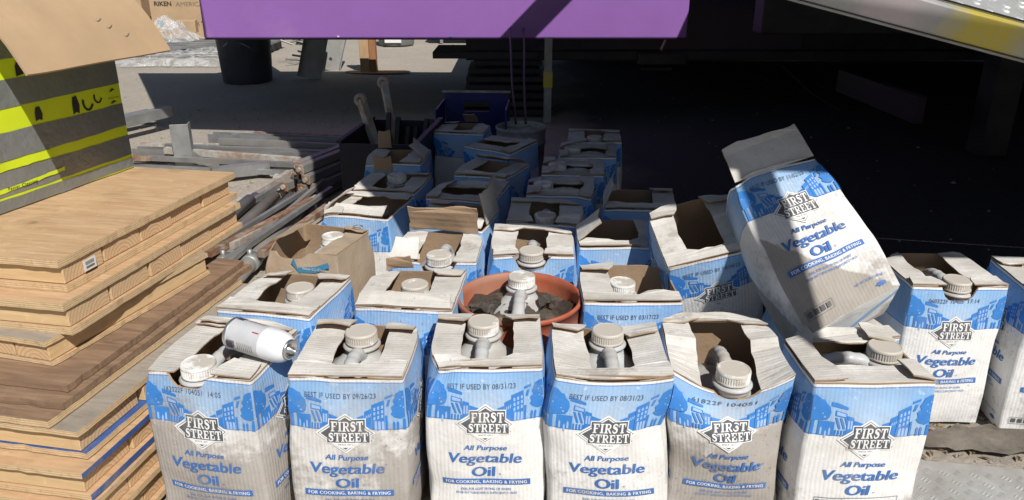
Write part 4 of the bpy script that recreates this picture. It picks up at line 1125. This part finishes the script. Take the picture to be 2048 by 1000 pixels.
panel('wooden pallet with a blue-painted edge, below the grey-topped one', (-0.832, 1.235), 0.1455, -10, 0.72, WALL, (0.15, 0.14, 0.14, 0.15), right='blue_paint', lt=0.041, tp=0.012, bt=0.014)
panel('low wooden pallet showing pale block ends beside the leftmost carton', (-0.826, 1.225), 0.0735, -10, 0.72, WALL, (0.12, 0.14, 0.13, 0.15), lt=0.041, tp=0.012, bt=0.014)
panel('lowest wooden pallet of the stack, resting on the ground', (-0.83, 1.235), 0.004, -10, 0.72, WALL, (0.15, 0.14, 0.14, 0.15), lt=0.041, tp=0.012, bt=0.012)

# taped carton on top
TY = math.degrees(math.atan2(0.12, 0.46))
bx = thing('taped_box', 'neon yellow box wrapped in grey tape, its brown flap hanging open', 'box', (-1.262, 1.795, 0.5525), (0, 0, R(-TY)))
BWd, BHt, BDp = 0.478, 0.55, 0.40      # face along +y, looking to +x
q = MB(); nU, nV = 12, 14
def bp(u, v): return Vector((0.006 * math.sin(math.pi * u) * math.sin(math.pi * v) + 0.004 * noise.noise(Vector((u * 4, v * 5, 2))), u * BWd, v * BHt))
q.grid([[bp(i / nU, j / nV) for i in range(nU + 1)] for j in range(nV + 1)], 'neon', True)
q.box((-BDp, 0.0, 0.0), (-0.004, BWd, BHt - 0.002), 'neon')
q.build('box_body', bx)
def strip(u0, u1, v0, v1, lay, mat='duct_tape', sk0=0.0, sk1=0.0, name='tape_strip'):
    q = MB(); n_ = 12; r2 = random.Random(int(v0 * 999 + u0 * 77))
    rows = []
    for (v, sk) in ((v0, sk0), (v1, sk1)):
        rows.append([bp(u0 + (u1 - u0) * i / n_, (v + sk * (i / n_) + r2.uniform(-.0012, .0012)) / BHt) + Vector((0.0012 + lay * 0.0006, 0, 0)) for i in range(n_ + 1)])
    q.grid(rows, mat, True); return q.build(name, bx)
for (v0, v1) in ((0.0, 0.03), (0.036, 0.098), (0.122, 0.191), (0.246, 0.314), (0.36, 0.43), (0.47, 0.53)): strip(0.0, 1.0, v0, v1, 0, sk0=0.004, sk1=0.0)
strip(0.40, 0.58, 0.0, 0.55, 1)
strip(0.0, 0.40, 0.105, 0.12, 2, 'duct_tape')
# print on the neon: the picture of a machine half hidden by tape, words
def onface(A_, lay=0.4, name='printed_label'):
    q = MB()
    for (ly, ink, vs, fs) in A_.items:
        i0 = len(q.v); q.v += [bp(a / BWd, b / BHt) + Vector((0.0014 + lay * 0.0006, 0, 0)) for a, b in vs]; mi = q.mi(ink)
        for f in fs: q.f.append([i0 + i for i in f]); q.m.append(mi); q.smooth.append(False)
    q.build(name, bx)
A = Art(); rg = random.Random(2)
for (a, b, rx, ry) in ((0.165, 0.337, 0.030, 0.020), (0.295, 0.337, 0.014, 0.022), (0.330, 0.340, 0.018, 0.019), (0.360, 0.335, 0.008, 0.02), (0.175, 0.218, 0.012, 0.018), (0.30, 0.218, 0.013, 0.024)):
    A.poly(0, 'black_ink', [(a - rx, b - ry), (a - rx * .2, b - ry * .8), (a + rx * .7, b - ry), (a + rx, b - ry * .1), (a + rx * .5, b + ry), (a - rx * .6, b + ry * .9), (a - rx * .9, b + ry * .2)])
for (a, b, s_) in ((0.345, 0.220, 1.0), (0.385, 0.228, 0.8)):
    for k_ in range(8):
        t0, t1 = math.pi * .9 + k_ * .38, math.pi * .9 + (k_ + 1) * .38
        A.poly(0, 'black_ink', [(a + .022 * s_ * math.cos(t0), b + .026 * s_ * math.sin(t0)), (a + .022 * s_ * math.cos(t1), b + .026 * s_ * math.sin(t1)), (a + .014 * s_ * math.cos(t1), b + .020 * s_ * math.sin(t1)), (a + .014 * s_ * math.cos(t0), b + .020 * s_ * math.sin(t0))])
for (a, b) in ((0.445, 0.234), (0.445, 0.200)):
    A.poly(0, 'black_ink', [(a - .014, b - .002), (a, b + .006), (a + .014, b), (a + .004, b + .001), (a - .004, b - .003)])
onface(A)
def words(st, a, b, h_, w_):
    A_ = Art(); vs, fs, w0 = text2d(st)
    A_.items.append((0, 'black_ink', [(a + x * w_ / w0, b + y * h_) for x, y in vs], fs)); onface(A_, 4.0)
strip(0.03, 0.46, 0.046, 0.056, 3, 'neon', sk0=0.012, sk1=0.012, name='neon_edge'); strip(0.0, 0.40, 0.098, 0.119, 3, 'neon', sk0=0.004, sk1=0.004, name='neon_edge')
words('Faster Cleaning', 0.085, 0.0545, 0.0085, 0.085); words('00', 0.03, 0.455, 0.03, 0.055); words('Needs More', 0.445, 0.214, 0.005, 0.045)
# drooping flap, hinged on the top edge
q = MB(); nA, nB = 10, 8
def fl(a, b, o2=0.0):
    w = b * 0.275
    return Vector((0.008 + w * 0.66 + 0.012 * math.sin(math.pi * b) + o2, a * (BWd + 0.012) - 0.006 + 0.0, BHt + 0.004 - w * 0.75 + 0.016 * math.sin(math.pi * b) + 0.004 * noise.noise(Vector((a * 3, b * 3, 7))) + o2))
q.grid([[fl(i / nA, j / nB) for i in range(nA + 1)] for j in range(nB + 1)], 'kraft_board', True, flip=True)
q.grid([[fl(i / nA, j / nB, -0.004) for i in range(nA + 1)] for j in range(nB + 1)], 'neon', True)
ed = [(i / nA, 1.0) for i in range(nA + 1)]
q.grid([[fl(a, b) for a, b in ed], [fl(a, b, -0.004) for a, b in ed]], 'kraft_board', False)
for a in (0.0, 1.0): q.grid([[fl(a, j / nB) for j in range(nB + 1)], [fl(a, j / nB, -0.004) for j in range(nB + 1)]], 'kraft_board', False)
fo = q.build('open_flap', bx)
A = Art(); rg = random.Random(5)
q = MB()
for (a, b) in ((0.62, 0.62), (0.74, 0.80), (0.66, 0.70)):
    q.face([fl(a + da, b + db, 0.001) for da, db in ((-.03, .0), (-.01, .02), (.012, .005), (.03, -.02), (.008, -.004), (-.012, .012))], 'grey_ink')
q.build('surface_tear', fo)
q = MB(); q.box((-0.42, BWd - 0.004, BHt - 0.01), (-0.02, BWd + 0.002, BHt + 0.16), 'kraft_board', T=Matrix.Translation((0, 0, 0)))
q.build('rear_flap', bx)

# ------------------------------------------------------------------ steel on the ground, left of the cartons
def bar(name, label, p0, p1, r_, mat, cat, group, square=True, ends=None, flat=1.0):
    mid = Vector(p0); q = MB()
    a, b = Vector((0, 0, 0)), Vector(p1) - Vector(p0)
    if square or ends is None:
        q.tube([a, b], r_, mat, 14, square=square, flat=flat)
    o = q.build(name); o.location = mid
    if label: tag(o, label, cat, group)
    return o
def pipe(label, p0, p1, r_, mat='steel_pipe', name='steel_pipe', group='steel pipes on the ground'):
    root = thing(name, label, 'pipe', p0, group=group)
    d_ = Vector(p1) - Vector(p0); q = MB()
    x = d_.normalized()
    T = x.to_track_quat('Z', 'Y').to_matrix().to_4x4(); L_ = d_.length
    q.lathe([(r_ * .86, 0.02), (r_ * .86, 0), (r_, 0), (r_, L_), (r_ * .86, L_), (r_ * .86, L_ - 0.3)], mat, 20, T); q.build('pipe_wall', root)
    q = MB(); q.lathe([(r_ * 1.01, L_ * .30), (r_ * 1.16, L_ * .301), (r_ * 1.16, L_ * .345), (r_ * 1.01, L_ * .346)], 'galvanised', 20, T); q.build('coupling', root)
    q = MB(); q.lathe([(0.011, 0), (0.011, 0.024), (0.0005, 0.024)], 'galvanised', 6, Matrix.Translation(x * L_ * .32) @ Matrix.Translation((0, 0, r_))); q.build('bolt', root)
    return root
pipe('grey steel pipe nearest the wooden pallets', (-1.30, 2.35, 0.045), (-1.25, 3.60, 0.040), 0.030)
pipe('second grey steel pipe from the wooden pallets', (-1.21, 2.30, 0.045), (-1.165, 3.62, 0.040), 0.030)
pipe('third grey steel pipe from the wooden pallets, with a bolted coupling', (-1.12, 2.34, 0.045), (-1.075, 3.60, 0.040), 0.030)
pipe('grey steel pipe nearest the cartons', (-1.02, 2.36, 0.045), (-0.975, 3.58, 0.040), 0.030)
pipe('grey steel pipe lying on top of the pipe pair by the panels', (-1.255, 2.35, 0.096), (-1.21, 3.40, 0.092), 0.028)
for i, (a, b, lab) in enumerate((((-0.68, 2.70, 0.02), (-0.80, 3.55, 0.02), 'thin shaded steel bar beside the pale flapped carton'), ((-1.36, 2.9, 0.02), (-1.12, 4.0, 0.02), 'thin pale strip of steel between the pipes and the rails'), ((-1.44, 2.95, 0.03), (-1.22, 4.1, 0.03), 'flat pale steel bar left of the tube bundle'))):
    bar('steel_bar', lab, a, b, 0.016, 'pale_steel' if i else 'steel_pipe', 'steel bar', 'loose steel bars')
# bundle of square tubes, rusty capped ends
BT0 = Vector((-1.14, 3.74, 0.0)); dirv = Vector((0.33, 0.86, 0.0)).normalized(); sidev = Vector((0.93, -0.36, 0)).normalized()
words_ = ('bottom', 'second', 'third', 'top'); cols = ('left', 'middle', 'right', 'far right')
rng = random.Random(4)
for row, cnt in enumerate((4, 4, 3, 2)):
    for cidx in range(cnt):
        p = BT0 + sidev * (0.052 * cidx + 0.022 * row + rng.uniform(-.004, .004)) + Vector((0, 0, 0.024 + 0.047 * row)) - dirv * rng.uniform(-0.05, 0.05)
        root = thing('square_tube', 'square steel tube with a capped end, %s row of the bundle, %s' % (words_[row], cols[cidx]), 'steel tube', p, group='bundle of square steel tubes')
        root.rotation_euler = (0, 0, math.atan2(dirv.y, dirv.x) + rng.uniform(-.03, .03))
        q = MB(); q.box((0.004, -0.021, -0.021), (0.62, 0.021, 0.021), 'steel_pipe'); q.build('tube_wall', root, 0.003)
        em = rng.choice(('rusty_steel', 'rusty_steel', 'pale_steel'))
        q = MB(); q.box((-0.004, -0.024, -0.024), (0.0035, 0.024, 0.024), em); q.build('end_plate', root, 0.003)
        T = Matrix.Translation((-0.004, 0, 0)) @ Matrix.Rotation(R(-90), 4, 'Y')
        q = MB(); q.lathe([(0.012, 0.0), (0.012, 0.010), (0.0004, 0.010)], 'pale_steel' if em == 'rusty_steel' else 'rusty_steel', 12, T, smooth=False); q.build('bolt', root)
# galvanised rails
rails = [((-2.25, 4.50, 0.045), (-0.75, 4.36, 0.045), 0.032, 'galvanised rail nearest the panels, half in sun'), ((-1.92, 4.84, 0.055), (-0.72, 4.64, 0.055), 0.036, 'deep galvanised channel behind the other rails'), ((-1.95, 4.66, 0.03), (-0.75, 4.50, 0.03), 0.022, 'thin galvanised rail between the two larger ones'), ((-1.60, 4.26, 0.022), (-0.78, 4.22, 0.022), 0.020, 'thin galvanised rail in front of the nearest large one')]
for a, b, r_, lab in rails:
    root = thing('galvanised_rail', lab, 'rail', a, group='galvanised rails on the ground')
    d_ = Vector(b) - Vector(a); L_ = d_.length; root.rotation_euler = (0, 0, math.atan2(d_.y, d_.x))
    q = MB(); q.box((0, -r_, -r_), (L_, r_, -r_ + .006), 'galvanised'); q.box((0, -r_, -r_ + .0062), (L_, -r_ + .006, r_), 'galvanised'); q.box((0, r_ - .006, -r_ + .0062), (L_, r_, r_), 'galvanised'); q.build('channel', root)
    q = MB(); q.box((L_ * .12, -r_ + .0065, -r_ + .0065), (L_ * .15, r_ - .0065, r_ - .004), 'galvanised'); q.build('cross_web', root)
bk = thing('steel_bracket', 'upright pale galvanised bracket with a splayed foot near the panels', 'bracket', (-1.90, 4.36, 0.0), (0, 0, R(12)))
q = MB(); q.box((-0.05, -0.03, 0), (0.05, -0.022, 0.25), 'galvanised'); q.box((0.042, -0.0218, 0), (0.05, 0.05, 0.25), 'galvanised'); q.build('upright', bk, 0.002)
q = MB(); q.face([(0.0505, -0.03, 0.10), (0.0505, -0.03, 0.0), (0.17, -0.03, 0.0)], 'galvanised'); q.box((0.05, -0.04, 0.0), (0.19, 0.05, 0.012), 'galvanised'); q.build('foot', bk)
q = MB(); q.box((-0.25, -0.05, 0.0), (-0.052, 0.02, 0.014), 'galvanised'); q.build('foot', bk)
for i, (a, b, lab) in enumerate((((-2.95, 4.2, 0.10), (-2.42, 5.42, 0.12), 'galvanised beam slanting behind the taped box, right of two'), ((-3.15, 4.4, 0.06), (-2.60, 5.52, 0.08), 'galvanised beam slanting behind the taped box, left of two'), ((-3.4, 5.5, 0.03), (-2.6, 5.62, 0.03), 'short pale steel bar lying flat behind the slanting beams'))):
    bar('galvanised_beam', lab, a, b, 0.034 if i < 2 else 0.02, 'galvanised', 'steel beam', 'galvanised beams behind the taped box')
bar('steel_offcut', 'short steel block on the ground by the bracket', (-1.62, 4.02, 0.05), (-1.36, 4.18, 0.04), 0.030, 'galvanised', 'steel block', None)

rg = random.Random(31)
HUE = ('rusty_steel', 'galvanised', 'steel_pipe', 'pale_steel')
WORD = {'rusty_steel': 'rusty brown', 'galvanised': 'galvanised', 'steel_pipe': 'dark grey', 'pale_steel': 'pale dusty'}
PL = ('nearest the pallets', 'next to the nearest one', 'third from the pallets', 'fourth from the pallets', 'fifth from the pallets', 'sixth from the pallets', 'seventh from the pallets', 'eighth from the pallets')
for i in range(8):
    x = -1.52 + i * 0.105; m_ = HUE[(i * 3 + 1) % 4]
    bar('thin_steel_length', '%s thin steel length running back past the pipes, %s' % (WORD[m_], PL[i]), (x + 0.20, 2.75 + 0.05 * (i % 3), 0.012 + 0.01 * (i % 2)), (x + rg.uniform(-.06, .22), 4.15 + rg.uniform(-.2, .1), 0.014), rg.uniform(0.010, 0.017), m_, 'steel length', 'thin steel lengths among the pipes')
for i in range(9):
    x = -1.14 + i * 0.055; m_ = HUE[(i * 3 + 2) % 4]
    bar('thin_steel_length', '%s thin steel length loose on top of the pipes, %s' % (WORD[m_], ('first from the left', 'second from the left', 'third from the left', 'fourth from the left', 'fifth, in the middle', 'fourth from the right', 'third from the right', 'second from the right', 'first from the right')[i]), (x - 0.16 + rg.uniform(-.05, .05), 2.55 + 0.09 * (i % 4), 0.085), (x + 0.02 + rg.uniform(-.08, .10), 3.50 + rg.uniform(-.15, .45), 0.080 + 0.012 * (i % 3)), rg.uniform(0.008, 0.014), m_, 'steel length', 'thin steel lengths over the pipes')
PF = ('front', 'second', 'third', 'fourth', 'fifth', 'sixth', 'seventh', 'rearmost')
for i in range(8):
    y = 4.12 + i * 0.105; m_ = HUE[(i + 1) % 4]
    bar('thin_steel_length', '%s thin steel length lying across behind the pipes, %s of eight' % (WORD[m_], PF[i]), (-2.25 + rg.uniform(-.1, .6), y + rg.uniform(-.03, .12), 0.03 + 0.025 * (i % 3)), (-0.80 + rg.uniform(-.1, .1), y - rg.uniform(.0, .10), 0.03 + 0.02 * (i % 2)), rg.uniform(0.012, 0.022), m_, 'steel length', 'thin steel lengths across the yard')

# dark open steel crate with bars standing in it
ck = thing('steel_crate', 'dark navy open steel crate behind the left-hand cartons', 'crate', (-0.54, 3.46, 0), (0, 0, R(-6)))
for (lo, hi, nm) in (((-0.17, -0.26, 0), (-0.162, 0.26, 0.40), 'side_wall'), ((0.162, -0.26, 0), (0.17, 0.26, 0.40), 'side_wall'), ((-0.161, 0.252, 0), (0.161, 0.26, 0.40), 'side_wall'), ((-0.161, -0.26, 0), (0.161, -0.252, 0.40), 'side_wall'), ((-0.161, -0.251, 0), (0.161, 0.251, 0.008), 'floor')):
    q = MB(); q.box(lo, hi, 'navy_crate'); q.build(nm, ck)
for (lo, hi) in (((-0.18, -0.27, 0.401), (-0.156, 0.27, 0.415)), ((0.156, -0.27, 0.401), (0.18, 0.27, 0.415))):
    q = MB(); q.box(lo, hi, 'navy_crate'); q.build('rim', ck, 0.003)
bars = [((-0.54, 3.46, 0.03), (-0.705, 3.60, 0.52), 0.017, 'pale steel bar leaning left out of the dark crate', True), ((-0.50, 3.52, 0.03), (-0.62, 3.76, 0.575), 0.015, 'tallest pale steel bar standing in the dark crate', True)]
for i in range(7):
    x = -0.60 + i * 0.034
    bars.append(((x, 3.46 + 0.02 * (i % 3), 0.03), (x + rng.uniform(-.03, .07), 3.64 + 0.03 * (i % 2), 0.40 + rng.uniform(-.03, .05)), 0.010, None, False))
for i, (a, b, r_, lab, big) in enumerate(bars):
    o = bar('steel_bar', lab or 'thin dark steel bar standing in the dark crate beside the two tall ones', a, b, r_, 'pale_steel' if big else 'dark_steel', 'steel bar', 'bars standing in the dark crate')
    if big:
        v_ = Vector(b) - Vector(a)
        T = Matrix.Translation(v_) @ Matrix.Rotation(R(90), 4, 'X')
        q = MB(); q.lathe([(0.012, -r_ * 1.1), (0.030, -r_ * 1.1), (0.030, r_ * 1.1), (0.012, r_ * 1.1), (0.012, -r_ * 1.1)], 'pale_steel', 16, T); q.build('hinge_eye', o)

# blue crate and white bucket at the back
bc = thing('blue_crate', 'blue plastic crate with a handle slot behind the far carton', 'crate', (-0.20, 4.02, 0), (0, 0, R(-3)))
def wall_slot(x0, x1, y, z0, z1, mat):
    q = MB()
    for (a, b, c_, d_) in ((x0, -0.07, z0, z1), (0.07, x1, z0, z1), (-0.07, 0.07, z0, z1 - 0.10), (-0.07, 0.07, z1 - 0.045, z1)):
        q.box((a, y, c_), (b, y + .008, d_), mat)
    return q
wall_slot(-0.17, 0.17, 0.15, 0, 0.455, 'blue_plastic').build('end_wall', bc)
for (lo, hi) in (((-0.18, -0.15, 0), (-0.172, 0.158, 0.42)), ((0.172, -0.15, 0), (0.18, 0.158, 0.42)), ((-0.17, -0.158, 0), (0.17, -0.15, 0.30))):
    q = MB(); q.box(lo, hi, 'blue_plastic'); q.build('side_wall', bc)
q = MB(); q.box((-0.185, 0.142, 0.456), (0.185, 0.168, 0.466), 'pale_steel'); q.build('rim', bc, 0.003)
bucket('bucket', 'white paint-stained bucket in the shade behind the cartons', (0.045, 3.82, 0.0), 0.125, 0.35, 'white_bucket', fill='white_bucket', fill_z=0.03)

# ------------------------------------------------------------------ far yard, left
tc_ = thing('rubbish_bin', 'dark plastic rubbish bin standing under the left end of the purple platform', 'bin', (-2.58, 7.62, 0))
q = MB(); q.lathe([(0.001, 0), (0.225, 0), (0.232, 0.01), (0.265, 0.60), (0.285, 0.605), (0.285, 0.63), (0.26, 0.632), (0.225, 0.05), (0.001, 0.05)], 'black_plastic', 48); q.build('bin_shell', tc_)
q = MB()
for k_ in range(12):
    a0 = -2.1 + k_ * 0.09
    q.face([((0.2485 + .004) * math.cos(a), (0.2485 + .004) * math.sin(a), z) for a, z in ((a0, 0.34 + .05 * math.sin(k_ / 11 * math.pi)), (a0 + .09, 0.34 + .05 * math.sin((k_ + 1) / 11 * math.pi)), (a0 + .09, 0.352 + .05 * math.sin((k_ + 1) / 11 * math.pi)), (a0, 0.352 + .05 * math.sin(k_ / 11 * math.pi)))], 'grey_plastic')
q.build('moulded_rib', tc_)
for i, (p, rz, lab, mt, tl) in enumerate((((-2.02, 7.75, 0.0), 12, 'dark steel channel leaning beside the rubbish bin', 'galvanised', 15), ((-1.96, 8.35, 0.0), 20, 'bright galvanised channel leaning behind the dark one', 'galvanised', 18))):
    ch = thing('steel_channel', lab, 'steel channel', p, (R(-8), R(tl), R(rz)), 'leaning steel channels')
    q = MB(); q.box((-0.11, 0, 0), (0.11, 0.008, 0.80), mt); q.build('web', ch)
    for s_ in (-1, 1):
        q = MB(); q.box((s_ * 0.11 - .004, -0.06, 0), (s_ * 0.11 + .004, -0.0005, 0.80), mt); q.build('flange', ch)
    T = Matrix.Translation((0.0, -0.0015, 0.60 if i == 0 else 0.12)) @ Matrix.Rotation(R(90), 4, 'X')
    q = MB(); q.lathe([(0.0005, 0), (0.018, 0)], 'black_ink', 14, T, smooth=False); q.build('bolt_hole', ch)
wp = thing('wooden_post', 'reddish timber post under the purple platform on a sawdust patch', 'post', (-1.51, 8.22, 0))
q = MB(); q.box((-0.075, -0.03, -0.01), (0.02, 0.06, 0.66), 'post_wood_pale'); q.build('timber', wp, 0.004)
q = MB(); q.box((0.022, -0.02, -0.01), (0.09, 0.08, 0.66), 'post_wood'); q.build('timber', wp, 0.004)
q = MB(); q.face([(0.35 * math.cos(a) + .1, 0.14 * math.sin(a), 0.004) for a in [i * math.pi / 10 for i in range(20)]], 'post_wood_pale'); q.build('sawdust', wp)
fb_ = thing('pale_tub', 'grey scuffed tub standing far behind the timber post', 'tub', (-1.58, 10.85, 0))
q = MB(); q.lathe([(0.001, 0), (0.23, 0), (0.24, 0.02), (0.255, 0.45), (0.24, 0.45), (0.22, 0.03), (0.001, 0.03)], 'grey_plastic', 36); q.build('shell', fb_)
q = MB(); q.box((-0.12, -0.262, 0.05), (0.10, -0.245, 0.30), 'paper_white'); q.build('pale_smear', fb_)
lr = thing('far_rack', 'low dark rack in the sunlit yard behind the purple platform', 'rack', (-0.2, 11.0, 0))
q = MB(); q.box((-0.9, 0, 0.14), (1.6, 0.6, 0.36), 'grey_plastic'); q.build('shelf', lr, 0.01)
for x in (-0.8, -0.1, 0.6, 1.3):
    q = MB(); q.box((x, 0.02, 0), (x + .04, 0.06, 0.1395), 'galvanised'); q.build('leg', lr)

# printed cardboard boxes in the sun
def card(name, label, loc, rz, sx, sy, sz, art_=None, mat='kraft_board'):
    root = thing(name, label, 'cardboard box', loc, (0, 0, R(rz)), 'cardboard boxes in the far yard')
    q = MB(); q.box((-sx / 2, 0, 0), (sx / 2, sy, sz), mat); q.build('box_body', root, 0.006)
    if art_:
        q = MB()
        for (ly, ink, vs, fs) in art_.items:
            i0 = len(q.v); q.v += [Vector((a, -0.002 - ly * .001, b)) for a, b in vs]; mi = q.mi(ink)
            for f in fs: q.f.append([i0 + i for i in f]); q.m.append(mi); q.smooth.append(False)
        q.build('printed_label', root)
    return root
def tput(A_, ink, st, a, b, h_, w_, bold=0.0):
    vs, fs, w0 = text2d(st, 0, bold); A_.items.append((0, ink, [(a + x * w_ / w0, b + y * h_) for x, y in vs], fs))
A = Art()
tput(A, 'black_ink', 'RIKEN', -0.30, 0.515, 0.06, 0.24, 0.03); tput(A, 'grey_ink', 'AMERICAS', 0.09, 0.51, 0.06, 0.42, 0.0)
tput(A, 'black_ink', 'R', 0.02, 0.25, 0.10, 0.075, 0.0); tput(A, 'black_ink', 'E', 0.09, 0.245, 0.06, 0.045, 0.02); tput(A, 'black_ink', 'X', 0.15, 0.245, 0.06, 0.05, 0.0); tput(A, 'black_ink', 'TEC', 0.28, 0.245, 0.07, 0.17, 0.02)
for (a, b) in ((-0.36, 0.25), (-0.17, 0.62)):
    A.poly(0, 'logo_blue', [(a - .045, b + .04), (a + .045, b + .04), (a + .05, b + .01), (a, b - .05), (a - .05, b + .01)])
card('printed_cardboard_box', 'large cardboard box with bold maker lettering in the sunlit yard', (-4.55, 11.2, 0.0), 0, 0.98, 0.7, 0.9, A)
card('cardboard_box', 'small open cardboard box leaning in front of the lettered one', (-4.43, 10.75, 0.16), 12, 0.32, 0.2, 0.16)
card('cardboard_box', 'tall plain cardboard box left of the lettered one', (-5.5, 11.4, 0.0), 4, 0.5, 0.6, 1.1)
q = MB(); q.box((-0.03, -0.03, 0), (0.03, 0.03, 1.2), 'white_post'); o = q.build('white_post', bevel=0.004); o.location = (-5.16, 11.0, 0); tag(o, 'white square post between the far cardboard boxes', 'post')
q = MB(); q.tube([(-5.25, 10.0, 1.05), (-4.95, 9.8, 0.78), (-4.78, 9.7, 0.62)], 0.03, 'black_rubber', 10); o = q.build('black_hose'); tag(o, 'thick black hose beside the taped box flap', 'hose')
pf = thing('pallet', 'low pallet under the plastic sheeting in the far yard', 'pallet', (-4.0, 9.9, 0))
for i in range(5):
    q = MB(); q.box((-0.9, -0.5 + i * .24, 0.10), (1.0, -0.34 + i * .24, 0.12), 'grey_plastic'); q.build('plank', pf)
for x in (-0.85, 0, 0.85):
    q = MB(); q.box((x, -0.5, 0), (x + .09, 0.62, 0.0995), 'dark_steel'); q.build('bearer', pf)
def film(label, loc, sx, sy, hgt, seed):
    q = MB(); n_ = 40
    def P(i, j):
        u, v_ = i / n_ * 2 - 1, j / n_ * 2 - 1
        e = max(0, 1 - (abs(u) ** 3)) * max(0, 1 - abs(v_) ** 3)
        h_ = hgt * e * (0.55 + 0.6 * noise.noise(Vector((u * 2.2, v_ * 2.2, seed)))) + 0.05 * e * abs(noise.noise(Vector((u * 7, v_ * 7, seed)))) + 0.004
        return (u * sx + 0.08 * noise.noise(Vector((u * 3, v_ * 3, seed + 5))), v_ * sy + 0.08 * noise.noise(Vector((u * 3, v_ * 3, seed + 9))), max(0.006, h_))
    q.grid([[P(i, j) for i in range(n_ + 1)] for j in range(n_ + 1)], 'film')
    o = q.build('plastic_sheeting'); o.location = loc; return tag(o, label, 'plastic sheet', 'clear plastic sheeting')
film('crumpled clear plastic sheeting spread on the ground before the far boxes', (-4.05, 9.05, 0), 1.1, 0.45, 0.20, 1.0)
film('bunched clear plastic heaped beside the small open cardboard box', (-4.55, 10.2, 0.12), 0.5, 0.28, 0.34, 4.0)
rg = random.Random(9)
q = MB()
for i in range(20):
    a = Vector((rg.uniform(-.2, .2), rg.uniform(-.15, .15), rg.uniform(0, .3)))
    q.tube([a, a + Vector((rg.uniform(-.15, .15), rg.uniform(-.1, .1), rg.uniform(-.05, .1)))], 0.012, rg.choice(('steel_pipe', 'galvanised', 'black_rubber')), 6)
o = q.build('scrap_heap'); o.location = (-2.3, 8.9, 0.02); tag(o, 'small heap of scrap metal between the bin and the channels', 'scrap heap')
